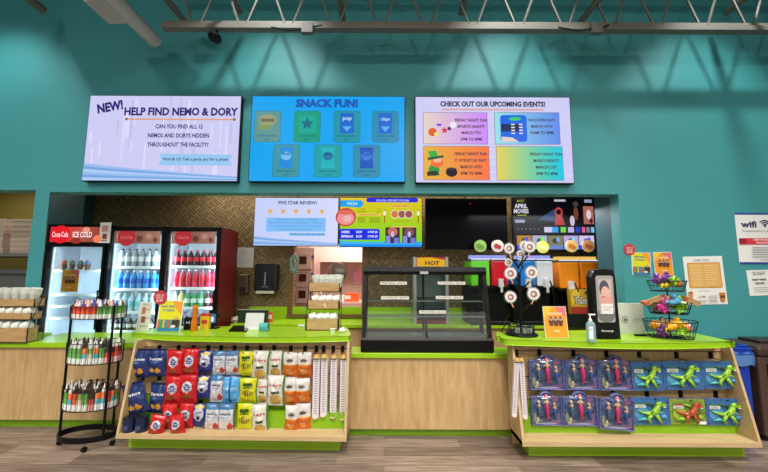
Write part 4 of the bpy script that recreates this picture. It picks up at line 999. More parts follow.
# lid organiser
def organiser(loc, w, label, tiers, grp):
    """stepped bamboo organiser: tiers = [(z0,z1,y0,y1)...]"""
    r = empty('lid_organizer', loc, label, 'organizer')
    for k, (z0, z1, y0, y1) in enumerate(tiers):
        m = MB().box(-w/2, w/2, y0, y0+.008, z0, z1, BAMBOO_BOX).box(-w/2, w/2, y1-.008, y1, z0, z1+.01, BAMBOO_BOX).box(-w/2, -w/2+.008, y0, y1, z0, z1, BAMBOO_BOX).box(w/2-.008, w/2, y0, y1, z0, z1, BAMBOO_BOX).box(-w/2, w/2, y0, y1, z0, z0+.008, BAMBOO_BOX)
        m.build('tray', r)
    f = MB(); ys = tiers[0][2]; ye = tiers[-1][3]+.01; zt = tiers[-1][1]+.03
    for s in (-1, 1): f.tube([(s*(w/2+.006), ys-.004, 0), (s*(w/2+.006), ye, 0), (s*(w/2+.006), ye, zt), (s*(w/2+.006), ye-.05, zt-.02), (s*(w/2+.006), ys-.004, tiers[0][1]), (s*(w/2+.006), ys-.004, 0)], .004, BLACKM, 5)
    f.tube([(-w/2-.006, ys-.006, .002), (w/2+.006, ys-.006, .002)], .004, BLACKM, 5); f.build('wire_frame', r)
    return r
LID = mat((226, 230, 220), rough=.4)
def lid_stack(loc, label, grp, n=6, r=.042, tilt=1.3, dz=0, h=.07):
    m = MB()
    for i in range(n): m.lathe([(r, i*.011), (r, i*.011+.005), (r*.86, i*.011+.014), (r*.35, i*.011+.018)], LID, 12)
    return m.build('lid_stack', loc=loc, rot=(0, tilt, 0), smooth=True, label=label, cat='lids', group=grp)
def cup_stack(loc, label, grp, n=4, r=.04, lean=0):
    m = MB()
    for i in range(n): m.lathe([(r*.72, i*.014), (r, i*.014+.085), (r*1.07, i*.014+.09), (r*1.0, i*.014+.093), (r*.9, i*.014+.09)], LID, 12)
    return m.build('cup_stack', loc=loc, rot=(0, lean, 0), smooth=True, label=label, cat='cups', group=grp)
p = on_top(322, 330.5)
zl = lambda y, yy: at(322, y, yy).z-DT
y0 = p.y
tiers = [(0.0, zl(319, y0), 0, .12), (zl(309.5, y0+.03), zl(300.5, y0+.03), .03, .15), (zl(292, y0+.06), zl(283, y0+.06), .06, .18)]
w_ = span(306, 338, 318, 330, y0)[2]
og = organiser(tuple(p), w_, 'three tier bamboo organizer of white cups and lids on the left display', tiers, None)
for k, (z0, z1, ya, yb) in enumerate(tiers):
    nm = ('bottom', 'middle', 'top')[k]
    for i in range(4 if k < 2 else 5):
        x = p.x+(-.5+(i+.5)/(4 if k < 2 else 5))*w_*.88+(.02 if k == 1 else (.03 if k == 2 else 0)); y = y0+(ya+yb)/2
        if k < 2: lid_stack((x-.03, y, DT+z1+.005), f'stack of white lids, {ORD[i]} from left in {nm} tray beside the glass case', 'lid stacks in the bamboo organizer', 6, .044, 1.25+.1*(i % 2))
        else: cup_stack((x, y, DT+z1-.045), f'stack of white cups, {ORD[i]} from left in top tray beside the glass case', 'cup stacks in the bamboo organizer', 4, .046, -.12+.05*i)
MB().tube([(0, 0, 0), (-.075, .05, .19)], .005, WHITE, 6).build('drinking_straw', loc=(p.x+.03, y0+.02, DT+tiers[1][0]+.02), label='white straw sticking up from the bamboo organizer', cat='straw')
for px, py, nm in ((332.5, 333, 'small white paper cup at the right end of the left display'),):
    q = on_top(px, py); MB().lathe([(.022, 0), (.03, .04), (.032, .042), (.027, .04), (.02, .005)], WHITE, 14).build('paper_cup', loc=tuple(q), smooth=True, label=nm, cat='cup')
q = on_top(342, 332.3); MB().blob((0, 0, .022), (.034, .026, .023), WHITE, 9, 6, .16, R).blob((.012, 0, .045), (.014, .012, .012), WHITE, 7, 4, .2, R).build('crumpled_napkin', loc=tuple(q), label='crumpled white napkin beside the small paper cup', cat='napkin')
q = on_top(307, 326); MB().box(-.04, .04, -.02, .02, 0, .012, WHITE).build('receipt_pad', loc=(q.x-.06, q.y, DT), label='small white pad left of the bamboo organizer', cat='pad')

# ================================================================== GLASS CASE on the middle counter
CY = 3.60
cx, _, cw, _ = span(362, 492, 300, 351, CY); cw -= .04
H = at(427, 267, CY+.2).z-MT
case = empty('pastry_case', (cx, CY, MT), 'empty black framed countertop glass display case with price strips', 'display case')
D = .34; hb_ = .135; sl = .17
MB().box(-cw/2-.03, cw/2+.03, -.03, D, .0, hb_, BLACK).build('base', case, bevel=.012)
MB().box(-cw/2-.02, cw/2+.02, -.035, -.02, hb_-.01, hb_+.012, mat((120, 118, 112), rough=.3, metal=.7)).build('front_ledge', case)
for s in (-1, 1):
    fl = MB()
    x = s*cw/2; a, b = (x-.02, x+.02)
    fl.add([(a, 0, hb_), (b, 0, hb_), (b, .045, hb_), (a, .045, hb_), (a, sl, H-.05), (b, sl, H-.05), (b, sl+.045, H-.05), (a, sl+.045, H-.05)], [(0, 1, 5, 4), (1, 2, 6, 5), (2, 3, 7, 6), (3, 0, 4, 7)], BLACK)
    fl.build('corner_post', case); MB().box(a, b, D-.03, D, hb_, H-.05, BLACK).build('rear_post', case)
MB().prism([(sl-.02, H-.085), (D+.01, H-.085), (D+.01, H), (sl+.0, H), (sl-.03, H-.05)], -cw/2-.02, cw/2+.02, BLACK, 'x').build('top', case)
MB().box(-.055, .035, sl-.036, sl-.030, H-.078, H-.05, P(176, 176, 172)).build('maker_plate', case)
fy = lambda z: sl*(z-hb_)/(H-.05-hb_)
g = MB(); g.add([(-cw/2+.02, .01, hb_), (cw/2-.02, .01, hb_), (cw/2-.02, sl+.01, H-.08), (-cw/2+.02, sl+.01, H-.08)], [(0, 1, 2, 3)], GLASS); g.build('front_glass', case)
for s in (-1, 1): MB().add([(s*cw/2, .045, hb_), (s*cw/2, D-.03, hb_), (s*cw/2, D-.03, H-.08), (s*cw/2, sl+.045, H-.08)], [(0, 1, 2, 3)], GLASS).build('side_glass', case)
MB().box(-.012, .012, D-.02, D, hb_, H-.08, BLACK).tube([(0, .012, hb_), (0, .09, hb_+.2)], .012, BLACK).box(-cw/2, cw/2, D-.01, D, hb_, hb_+.03, BLACK).build('rear_door_frame', case)
for z, a in ((hb_+.37, .17), (hb_+.21, .12)):
    MB().box(-cw/2+.02, cw/2-.02, a, D-.03, z-.004, z+.004, GLASS).box(-cw/2+.02, cw/2-.02, a-.006, a, z-.006, z+.006, mat((110, 116, 108), rough=.3)).build('glass_shelf', case)
MB().box(-cw/2+.02, cw/2-.02, .03, D-.03, hb_, hb_+.02, mat((120, 124, 118), rough=.25, metal=.5)).build('deck', case)
for i, (x0, x1, y, s) in enumerate([(380, 407, 283, 'PRETZELS   $4.50'), (438, 465.5, 283, 'MUFFINS   $3.00'), (381, 409, 297.8, 'CHURROS   $4.00'), (436, 463.5, 297.5, 'COOKIES   $3.00'), (419.5, 446, 312, 'BROWNIE   $3.50')]):
    z = at((x0+x1)/2, y, CY+.12).z-MT; yy = fy(z)-.003
    pp = at(x0, y, CY+yy); q = at(x1, y, CY+yy); z = pp.z-MT
    A = Art(q.x-pp.x, .034, .0008); A.box(-(q.x-pp.x)/2, (q.x-pp.x)/2, 0, .003, 0, .034, P(196, 192, 178)); A.k = 1; A.txt(s, .5, .75, .5, P(60, 56, 50), w=.86)
    A.build('price_strip', case, loc=((pp.x+q.x)/2-cx, fy(z)+.004, z-.017), rot=(-.28, 0, 0))

# ================================================================== BACK COUNTER THINGS
def on_back(px, Y=4.85): return Vector((at(px, 300, Y).x, Y, BT))
p = on_back(253.5, 4.75); _, _, w, h = span(238.5, 268.5, 305.5, 319, 4.75)
o = empty('register_monitor', tuple(p), 'dark green backed cash register screen on the back counter', 'monitor')
MB().box(-w/2, w/2, -.01, .02, .0, h+.0, mat((30, 50, 26), rough=.3)).build('monitor_back', o, rot=(-.1, 0, 0), bevel=.006); MB().box(-w*.2, w*.2, -.03, .1, 0, .01, BLACK).build('foot', o)
MB().box(-w/2, w/2, -.012, .021, h-.012, h, mat((170, 176, 150), rough=.4)).build('monitor_edge', o, rot=(-.1, 0, 0))
p = on_back(271, 4.8); MB().box(-.03, .03, -.01, .02, 0, .14, P(224, 92, 40)).box(-.024, .024, -.012, -.0095, .05, .1, P(232, 220, 210)).build('candy_box', loc=tuple(p), label='small orange box right of the green register screen', cat='box')
p = on_back(234, 4.8); MB().blob((0, 0, .04), (.09, .06, .045), P(200, 190, 180), 10, 6, .2, R).build('cleaning_cloth', loc=(p.x+.06, p.y, p.z), label='crumpled pale cloth left of the green register screen', cat='cloth')
# things on the woven wall
x, z, w, h = span(255.5, 277.5, 264, 293, BY-.12)
o = empty('paper_towel_dispenser', (x, BY-.1, z), 'black paper towel dispenser on the woven wall', 'paper towel dispenser')
MB().box(-w/2, w/2, -.08, .1, .03, h, mat((14, 14, 16), rough=.25)).build('housing', o, bevel=.02)
MB().box(-.012, .012, -.085, -.08, .12, h*.72, mat((120, 130, 130), rough=.3)).box(-.05, .05, -.084, -.079, .09, .1, mat((120, 130, 130), rough=.3)).build('view_slot', o)
MB().box(-w*.4, w*.4, -.07, -.03, -.005, .035, P(200, 200, 180)).build('paper_towel', o)
x, z, w, h = span(239.5, 248.5, 275, 293.5, BY-.06)
o = empty('soap_dispenser', (x, BY-.05, z), 'brown soap dispenser left of the black towel dispenser', 'soap dispenser')
MB().box(-w/2, w/2, -.04, .05, 0, h, mat((92, 74, 62), rough=.3)).build('housing', o, bevel=.018); MB().box(-w*.3, w*.3, -.045, -.04, .03, .1, mat((50, 38, 34), rough=.3)).build('push_lever', o)
MB().box(-w*.42, w*.42, -.035, .04, h, h+.012, mat((190, 176, 120), rough=.4)).build('cap', o)
def d_notice(a):
    for i in range(9): a.k = 1; a.rect(.12, .12+i*.085, .5+.38*R.random(), .145+i*.085, P(150, 150, 146))
paper('wall_notice', 'white typed notice on the woven wall above the soap dispenser', 'notice', 237, 253.5, 247.5, 267.5, BY-.004, d_notice, base=P(196, 196, 190))
x, z, w, h = span(290, 298, 254, 274, BY-.1)
o = empty('hanging_tongs', (x, BY-.085, z), 'pale teal oval gadget hanging on the hatch post', 'utensil')
MB().tube([(w*.4*math.cos(t), 0, h*.5+h*.42*math.sin(t)) for t in [2*PI*i/16 for i in range(16)]], .022, mat((110, 156, 150), rough=.35), 8, True).build('oval_ring', o, smooth=True)
MB().tube([(-w*.6, 0, h*.75), (w*.6, 0, h*.75)], .008, mat((150, 190, 184)), 6).tube([(-w*.6, 0, h*.22), (w*.6, 0, h*.22)], .008, mat((150, 190, 184)), 6).tube([(0, 0, h*.92), (0, .085, h*.98)], .008, BLACKM, 6).build('cross_bar', o)
# kitchen behind the hatch
q = at(304.5, 285, 6.3)
o = empty('oven_tower', (q.x, 6.3, 0), 'tall pinkish steel tower of three ovens seen through the hatch', 'oven')
_, _, w, _ = span(296, 314, 250, 300, 6.3)
PKS = mat((190, 160, 150), rough=.35, metal=.3)
zt = at(304, 248, 6.3).z
MB().box(-w/2, w/2, 0, .6, 0, zt, PKS).build('oven_body', o)
for y0_, y1_ in ((256.5, 264), (274, 281.5), (290.5, 298)):
    a, b = at(304, y0_, 6.3).z, at(304, y1_, 6.3).z
    d = MB().box(-w*.44, w*.36, -.03, -.001, b-.09, a+.05, mat((206, 176, 166), rough=.35, metal=.2)).build('oven_door', o); MB().box(-w*.3, w*.1, -.034, -.03, b, a, mat((64, 40, 34), rough=.2)).build('window_glass', d); MB().tube([(-w*.4, -.05, a+.03), (w*.3, -.05, a+.03)], .008, STEEL).build('handle', d)
    MB().lathe([(.03, 0), (.03, .03)], mat((70, 84, 150)), 10).build('control_dial', o, loc=(w*.43, 0, a), rot=(PI/2, 0, 0))
q = at(344, 262, 7.3); o = empty('range_hood', (q.x, 7.3, at(344, 262, 7.3).z), 'pale pink metal hood in the kitchen beyond the hatch', 'range hood')
MB().prism([(-1.0, 0), (1.6, 0), (1.2, .5), (-.6, .5)], 0, .68, mat((222, 196, 186), rough=.4, metal=.2)).build('hood_body', o)
q = at(337, 272, 6.9); MB().lathe([(.19, 0), (.2, .01), (.17, .02), (.05, .03)], mat((110, 104, 96), rough=.2, metal=.8), 24).tube([(0, 0, .0), (0, 0, -1.085)], .012, STEEL).build('round_fan', loc=tuple(q), rot=(PI/2, 0, 0), smooth=True, label='round dark metal fan in the kitchen beyond the hatch', cat='fan')
q = at(350, 302, 6.6)
o = empty('prep_table', (q.x, 6.8, 0), 'pale steel kitchen worktable beyond the hatch', 'table')
MB().box(-.7, .9, -.25, .35, q.z-.03, q.z, mat((226, 206, 196), rough=.3, metal=.3)).build('table_top', o); 
for sx in (-.65, .85):
    for sy in (-.2, .3): MB().tube([(sx, sy, 0), (sx, sy, q.z-.03)], .02, STEEL).build('leg', o)
MB().box(-.68, .88, -.2, .3, q.z*.35, q.z*.35+.02, PKS).build('lower_shelf', o)
a = at(352, 296, 6.7); MB().box(-.13, .13, -.08, .08, 0, .16, P(232, 92, 30)).box(-.14, -.02, -.09, -.081, .05, .12, P(230, 220, 210)).build('food_box', loc=(a.x, 6.72, q.z+.001), label='orange and white food box on the kitchen worktable', cat='box')
a = at(346, 296, 6.7); MB().box(-.09, .09, -.06, .06, 0, .12, P(226, 222, 216)).build('food_box', loc=(a.x-.12, 6.7, q.z+.001), label='plain white box beside the orange food box in the kitchen', cat='box')
paper('pink_notice', 'pink paper taped in the kitchen beyond the hatch', 'notice', 353, 361, 270, 284, 7.98, lambda a: a.rect(.1, .1, .9, .14, P(190, 120, 150)), base=P(236, 176, 206))
# snack machine behind the case
p = on_back(431, 4.72); _, _, w, _ = span(415.5, 447.5, 260, 318, 4.72); h = at(431, 257, 4.72).z-BT
o = empty('hot_snack_cabinet', tuple(p), 'red and yellow topped hot snack cabinet behind the glass case', 'snack cabinet')
for s in (-1, 1): MB().box(s*w/2-.02, s*w/2+.02, -.02, .3, 0, h, mat((168, 168, 160), rough=.4, metal=.3)).build('side_post', o)
z_ = at(431, 266.5, 4.72).z-BT
A = Art(w-.04, h-z_, .0015); A.y0 = -.02; A.M = Matrix.Translation((0, 0, z_)); A.box(-w/2+.02, w/2-.02, -.02, .3, 0, h-z_, P(176, 40, 24)); A.k = 1; A.poly([(.02, 1), (.02, .1), (.5, .05), (.98, .3), (.98, 1)], E(222, 170, 24)); A.txt('HOT', .55, .85, .42, P(90, 30, 14), w=.5, bold=.04); A.build('header_sign', o)
MB().box(-w/2+.02, w/2-.02, 0, .3, 0, .05, P(120, 30, 24)).build('base', o); MB().box(-w/2+.02, w/2-.02, .28, .3, .05, z_, mat((130, 132, 122), rough=.3, metal=.4)).build('back_sheet', o)
for z1 in (.22, .36): MB().box(-w/2+.02, w/2-.02, .02, .28, z1, z1+.008, STEEL).build('rack_shelf', o)
MB().box(-w/2+.02, w/2-.02, -.012, -.008, .05, z_, GLASS).build('glass', o)
# dispensers
def slush(label, cols, px, ytank, ybot, mach_x):
    """juice dispenser: bowls of colour on a black machine; px = [(x0,x1)...]"""
    Y = 4.68
    xa = at(mach_x[0], 280, Y).x; xb = at(mach_x[1], 280, Y).x; w = xb-xa
    r = empty('juice_dispenser', ((xa+xb)/2, Y, BT), label, 'juice dispenser')
    zb = at(500, ybot, Y).z-BT; zt = at(500, ytank, Y).z-BT
    MB().box(-w/2, w/2, .1, .4, 0, zb, BLACK).box(-w/2, w/2, -.05, .4, zb-.04, zb, BLACK).box(-w/2, w/2, -.06, .4, 0, .05, mat((20, 20, 22), rough=.3)).build('machine', r, bevel=.006)
    for (x0, x1), c, (lid, disc) in zip(px, cols, [((190, 196, 250), (150, 190, 60))]*9 if False else lids[label]):
        a = at(x0, 280, Y).x-r.location.x; b = at(x1, 280, Y).x-r.location.x
        t = MB(); t.box(a+.008, b-.008, -.07, .34, zb+.002, zt-.03, mat(tuple(c), rough=.12)); bo = t.build('bowl', r, bevel=.015)
        MB().box(a+.002, b-.002, -.08, .35, zt-.03, zt, JAR).box(a+.004, b-.004, -.084, -.078, zt-.012, zt+.004, E(225, 225, 250)).build('bowl_lid', bo)
        MB().box(a+.015, b-.015, -.02, .1, zt+.001, zt+.05, E(*lid)).build('light_block', r)
        m = (a+b)/2; MB().box(m-.03, m+.03, -.13, -.07, zb-.01, zb+.1, mat((226, 226, 226), rough=.3)).tube([(m, -.12, zb), (m-.005, -.14, zb-.08)], .018, mat((180, 180, 180), rough=.3)).build('tap', r)
        MB().tube([(m+.03, -.13, zb+.08), (m+.055, -.16, zb-.02), (m+.055, -.15, zb-.12)], .009, BLACK).build('tap_handle', r)
    return r
lids = {'green and red slush dispenser with lit lids, right of the glass case': [((150, 160, 235), 0), ((150, 160, 235), 0)],
        'blue and white slush dispenser with lit lids, behind the lollipop tree': [((150, 160, 235), 0), ((150, 160, 235), 0)],
        'orange juice dispenser with two full bowls and yellow lit lids': [((235, 190, 90), 0), ((235, 190, 90), 0)]}
K = list(lids)
slush(K[0], [(110, 225, 30), (214, 22, 40)], [(469.5, 489), (489.5, 507)], 259, 286, (468.5, 508))
slush(K[1], [(30, 130, 215), (225, 228, 235)], [(516, 534), (534.5, 551.5)], 259, 286, (515, 552.5))
slush(K[2], [(240, 140, 20), (238, 132, 16)], [(556.7, 577), (577.5, 597.5)], 260, 288, (556, 598))
for px, py, c, c2, nm in ((480.4, 246, (150, 190, 90), (90, 150, 50), 'green apple'), (497.6, 246, (214, 200, 190), (170, 40, 50), 'cherry'), (543, 247, (214, 210, 90), (240, 236, 160), 'lemon'), (571.8, 246, (232, 190, 110), (206, 120, 50), 'orange slice'), (588.5, 246, (226, 170, 100), (200, 100, 50), 'peach')):
    q = at(px, py, 4.72); rr = 6.2/F*4.72
    m = MB().prism([(rr*math.cos(2*PI*i/20), rr*math.sin(2*PI*i/20)) for i in range(20)], 0, .01, P(225, 225, 220), mcap=P(*c))
    A = Art(rr*2, rr*2, .001); A.M = Matrix.Translation((0, 0, -rr)); A.k = 1; A.circ(.4, .5, .2, P(*c2)); A.circ(.62, .58, .18, P(*c2)); b = len(m.v); mm = [m.mi(x_) for x_ in A.mats]; m.v += A.v; m.f += [[b+i for i in f_] for f_ in A.f]; m.fm += [mm[i] for i in A.fm]
    m.tube([(0, .006, -rr), (0, .006, -rr-.05)], .006, BLACKM)
    m.build('flavor_sign', loc=tuple(q), label=f'round {nm} flavour sign above the drink dispensers', cat='sign')
p = on_back(579, 4.5)
x, z, w, h = span(567.5, 591, 289, 313, 4.6)
o = MB(); 
A = Art(w, h, .002); A.box(-w/2, w/2, 0, .08, 0, h, P(214, 170, 30)); A.k = 1; A.rect(0, .72, 1, 1, P(170, 50, 30)); A.ell(.2, .35, .2, .3, P(236, 200, 60)); A.txt('YoCrunch', .5, .62, .36, P(30, 30, 60), w=.8, bold=.05); A.txt('YoCrunch', .51, .6, .30, P(240, 240, 240), w=.72, bold=.01); A.rect(.6, .08, .9, .2, P(60, 60, 90))
A.build('snack_carton', loc=(x, 4.52, BT+.0), label='yellow snack box with bold dark lettering below the orange juice bowls', cat='box')
o_ = bpy.data.objects['snack_carton']; o_.scale = (1, 1, 1)
o_.location.z = BT
# raise it on a black ledge
q = BT
MB().box(-w*.7, w*.7, 0, .12, 0, z-BT-.001, mat((18, 22, 14), rough=.4)).build('black_crate', loc=(x, 4.50, BT), label='black crate carrying the yellow snack box', cat='crate')
o_.location.z = z
for i, px in enumerate((558.5, 563.5)):
    b = bottle('syrup_bottle', f'dark syrup bottle beside the yellow snack box, {"left" if i == 0 else "right"} one', 'bottle', .27, .03, mat((60, 52, 36), rough=.2), mat((100, 90, 60), rough=.4), mat((40, 40, 36)), group='dark syrup bottles')
    b.location = (at(px, 300, 4.52).x, 4.52, BT)

# ================================================================== THINGS ON THE RIGHT DISPLAY TOP
p = on_top(521.5, 335)
lt = empty('lollipop_tree', (p.x, p.y, DT), 'black branching lollipop stand at the left end of the right display', 'lollipop stand')
MB().lathe([(.15, 0), (.155, .012), (.15, .02)], BLACK, 24).tube([(0, 0, .01), (0, 0, .62)], .014, BLACK, 8).build('base', lt)
wb_ = MB()
for z in (.03, .09): wb_.tube([(.12*math.cos(2*PI*i/24), .12*math.sin(2*PI*i/24), z) for i in range(24)], .005, BLACKM, 5, True)
for i in range(20): a = 2*PI*i/20; wb_.tube([(.12*math.cos(a), .12*math.sin(a), .02), (.12*math.cos(a), .12*math.sin(a), .09)], .003, BLACKM, 4)
wb_.tube([(-.15, -.02, .01), (-.2, .0, .03), (-.13, .05, .12), (-.1, .06, .2)], .006, BLACK, 5); wb_.build('wire_basket', lt)
pops = [(509, 248.5, 6), (529.5, 247, 6.5), (510.5, 273.5, 7), (531.5, 272.5, 7), (510.5, 297, 6.5), (533.5, 294, 7), (520.5, 254, 4.5), (508.5, 262.5, 4.5), (524.5, 246, 6)]
for i, (px, py, rp) in enumerate(pops):
    Y = p.y-.05+(.09 if i > 5 else 0); q = at(px, py, Y); r_ = rp/F*Y
    x, y, z = q.x-p.x, q.y-p.y, q.z-DT
    ax = .05 if x > 0 else -.05
    MB().tube([(0, 0, max(.05, z-.2)), (ax, y*.5, z-.13), (x*.8, y, z-.09)], .008, BLACK, 6).build('branch', lt)
    nm = ('top left', 'top right', 'middle left', 'middle right', 'lower left', 'lower right', 'small upper centre', 'small hidden left', 'top rear')[i]
    o = empty('lollipop', (q.x, q.y, q.z), f'wrapped white and brown swirl lollipop, {nm} on the black stand', 'lollipop', 'lollipops on the black stand')
    A = MB(); A.prism([(r_*.8*math.cos(2*PI*k/20), r_*.8*math.sin(2*PI*k/20)) for k in range(20)], -.008, .008, P(236, 228, 222)); A.add([(r_*.5*math.cos(2*PI*k/12), -.0095, r_*.5*math.sin(2*PI*k/12)) for k in range(12)], [tuple(range(12))], P(150, 84, 56)); A.add([(r_*.22*math.cos(2*PI*k/10)-.006, -.0105, r_*.22*math.sin(2*PI*k/10)) for k in range(10)], [tuple(range(10))], P(224, 214, 204)); A.build('candy', o)
    MB().blob((0, 0, 0), (r_, .016, r_), film('wrap', (235, 235, 238), .16) if i == 0 else bpy.data.materials['wrap'], 14, 8, .05, R).build('wrapper', o, smooth='all')
    MB().tube([(0, 0, -r_*.7), (-x*.2, 0, -.1)], .004, WHITE, 5).lathe([(.009, -.1), (.009, -.085)], P(230, 130, 30), 8, c=(-x*.2, 0, 0)).build('stick', o)
for i, (dx, dy) in enumerate(((-.06, -.05), (0.0, -.075), (.06, -.05), (.0, .05))):
    o = empty('candy_jar', (p.x+dx, p.y+dy, DT+.021), f'small glass jar in the lollipop stand base, {("left", "front", "right", "rear")[i]} one', 'jar', 'glass jars in the lollipop stand')
    MB().lathe([(.024, 0), (.027, .005), (.027, .055), (.02, .062)], mat((150, 160, 150), rough=.15), 12).build('body', o, smooth=True); MB().lathe([(.022, .062), (.022, .075), (.018, .077)], BLACKM, 12).build('lid', o)
standing('sign_holder', 'orange sundae poster in a clear stand between lollipops and sanitizer', 'sign', 545.5, 569, 306.5, 338, DT, sundae, frame=P(224, 214, 170))
p = on_top(591.5, 342)
o = empty('sanitizer_bottle', tuple(p), 'clear hand sanitizer pump bottle in front of the napkin dispenser', 'bottle')
MB().lathe([(.038, 0), (.041, .006), (.041, .15), (.03, .175), (.014, .185)], film('gel', (170, 205, 212), .5), 16, sy=.75).build('body', o, smooth=True)
MB().lathe([(.036, .008), (.038, .012), (.038, .10), (.03, .105)], mat((150, 184, 190), rough=.1), 16, sy=.75).build('gel_fill', o, smooth=True) if False else None
MB().box(-.036, .0, -.034, -.031, .03, .14, P(232, 238, 236)).text('GEL', -.018, .11, .014, P(60, 90, 150), y=-.0345, w=.028).build('bottle_label', o)
MB().lathe([(.015, .183), (.015, .205), (.006, .207), (.006, .24)], WHITE, 10).box(-.012, .045, -.008, .008, .238, .25, WHITE).build('pump', o)
p = on_top(602, 339)
_, _, w, h = span(589, 617, 271, 339, p.y+.04)
w *= .86
o = empty('napkin_dispenser', (p.x+.048, p.y+.05, DT), 'tall black napkin dispenser with a face advert on its front', 'napkin dispenser')
pr = [(-w/2+.005, 0), (w/2-.005, 0), (w/2-.02, h*.9), (w*.34, h*.985), (0, h), (-w*.34, h*.985), (-w/2+.01, h*.9)]
MB().prism([(a, b) for a, b in pr], -.06, .03, mat((16, 15, 16), rough=.3)).build('housing', o, bevel=.012)
A = Art(w*.72, h*.68, .0015); A.y0 = -.061; A.M = Matrix.Translation((0, 0, h*.24)); A.rrect(0, 0, 1, 1, .12, mat((160, 158, 152), rough=.3)); A.ell(.5, .84, .5, .16, mat((150, 150, 146), rough=.25, metal=.5))
A.rect(.12, .08, .86, .82, P(196, 180, 172)); A.ell(.45, .28, .28, .18, P(80, 78, 92)); A.ell(.5, .38, .25, .15, P(222, 176, 160)); A.ell(.42, .52, .2, .08, P(200, 110, 100)); A.poly([(.12, .5), (.86, .42), (.86, .62), (.3, .66)], P(216, 160, 146)); A.rect(.2, .60, .86, .82, P(232, 226, 222)); A.txt('give yourself', .55, .69, .035, P(90, 90, 90), w=.5); A.txt('a hand', .5, .74, .035, P(90, 90, 90)); A.build('advert', o)
MB().text('Xpressnap', 0, h*.10, .022, P(220, 220, 220), y=-.0615, w=w*.5, bold=.02).build('maker_name', o)
MB().box(-w*.36, w*.36, -.075, -.06, h*.015, h*.07, BLACK).build('napkin_slot', o)
p = on_top(633, 334.5)
_, _, w, h = span(617, 650, 304, 334, p.y+.06)
A = Art(w, h, .0012); A.box(-w/2, w/2, 0, .05, 0, h, P(200, 202, 190)); A.k = 1; A.circ(.42, .55, .10, P(110, 112, 108)); A.circ(.42, .55, .08, P(200, 202, 190)); A.circ(.42, .55, .05, P(90, 92, 90)); A.circ(.18, .55, .07, P(170, 172, 165)); A.txt('GOOD', .78, .56, .05, P(140, 140, 136), w=.2)
A.build('paper_box', loc=(p.x, p.y+.06, DT), label='plain white carton with faint round marks behind the toy basket', cat='box')
q = on_top(641, 336); MB().box(-.06, .05, -.015, .015, 0, .018, BLACK).tube([(.05, 0, .01), (.1, .01, .01)], .006, BLACK).build('stapler', loc=tuple(q), bevel=.004, label='small black stapler left of the toy basket', cat='stapler')
# tiered toy basket
p = on_top(670, 339); p.x += .06
tb = empty('tiered_basket', (p.x, p.y+.06, DT), 'three tier black wire basket heaped with small toys', 'basket')
bc = p.y+.06
tz = []
for k, (yt, yb_, hw_px, nm) in enumerate([(322, 338.5, 23, 'bottom'), (303.5, 314.5, 19.5, 'middle'), (281, 291.5, 17, 'top')]):
    zt = at(670, yt, bc-.1).z-DT; zb = at(670, yb_, bc-.1).z-DT
    if k == 0: zb = .012
    rt = hw_px/F*bc; rb = rt*.82
    b = MB(); 
    for z, r_ in ((zb, rb), ((zb+zt)/2, (rb+rt)/2), (zt, rt)): b.tube([(r_*math.cos(2*PI*i/28), r_*.8*math.sin(2*PI*i/28), z) for i in range(28)], .0045 if z != (zb+zt)/2 else .0025, BLACKM, 5, True)
    for i in range(28): a = 2*PI*i/28; b.tube([(0, 0, zb), (rb*math.cos(a), rb*.8*math.sin(a), zb), (rt*math.cos(a), rt*.8*math.sin(a), zt)], .002, BLACKM, 4)
    b.build('basket_tier', tb); tz.append((zb, zt, rb, nm))
MB().tube([(0, 0, 0), (0, 0, tz[2][1]+.05)], .007, BLACKM, 6).build('pole', tb)
MB().tube([(.06*math.cos(2*PI*i/20), .05*math.sin(2*PI*i/20), .006) for i in range(20)], .006, BLACKM, 5, True).build('foot_ring', tb)
TOY = {'bottom': [((240, 150, 30), 'orange'), ((110, 50, 130), 'purple'), ((250, 190, 20), 'yellow'), ((150, 210, 40), 'lime green'), ((230, 120, 80), 'coral'), ((210, 200, 180), 'cream'), ((90, 70, 60), 'brown'), ((230, 220, 60), 'pale yellow'), ((220, 170, 120), 'tan')],
       'middle': [((190, 130, 90), 'tan'), ((232, 60, 160), 'hot pink'), ((90, 170, 210), 'sky blue'), ((130, 215, 40), 'bright green'), ((214, 210, 90), 'pale yellow'), ((170, 120, 80), 'brown'), ((226, 150, 90), 'orange'), ((210, 90, 170), 'magenta')],
       'top': [((130, 70, 180), 'violet'), ((236, 220, 40), 'yellow'), ((150, 210, 60), 'green'), ((240, 140, 50), 'orange'), ((110, 60, 150), 'deep purple'), ((230, 120, 160), 'pink')]}
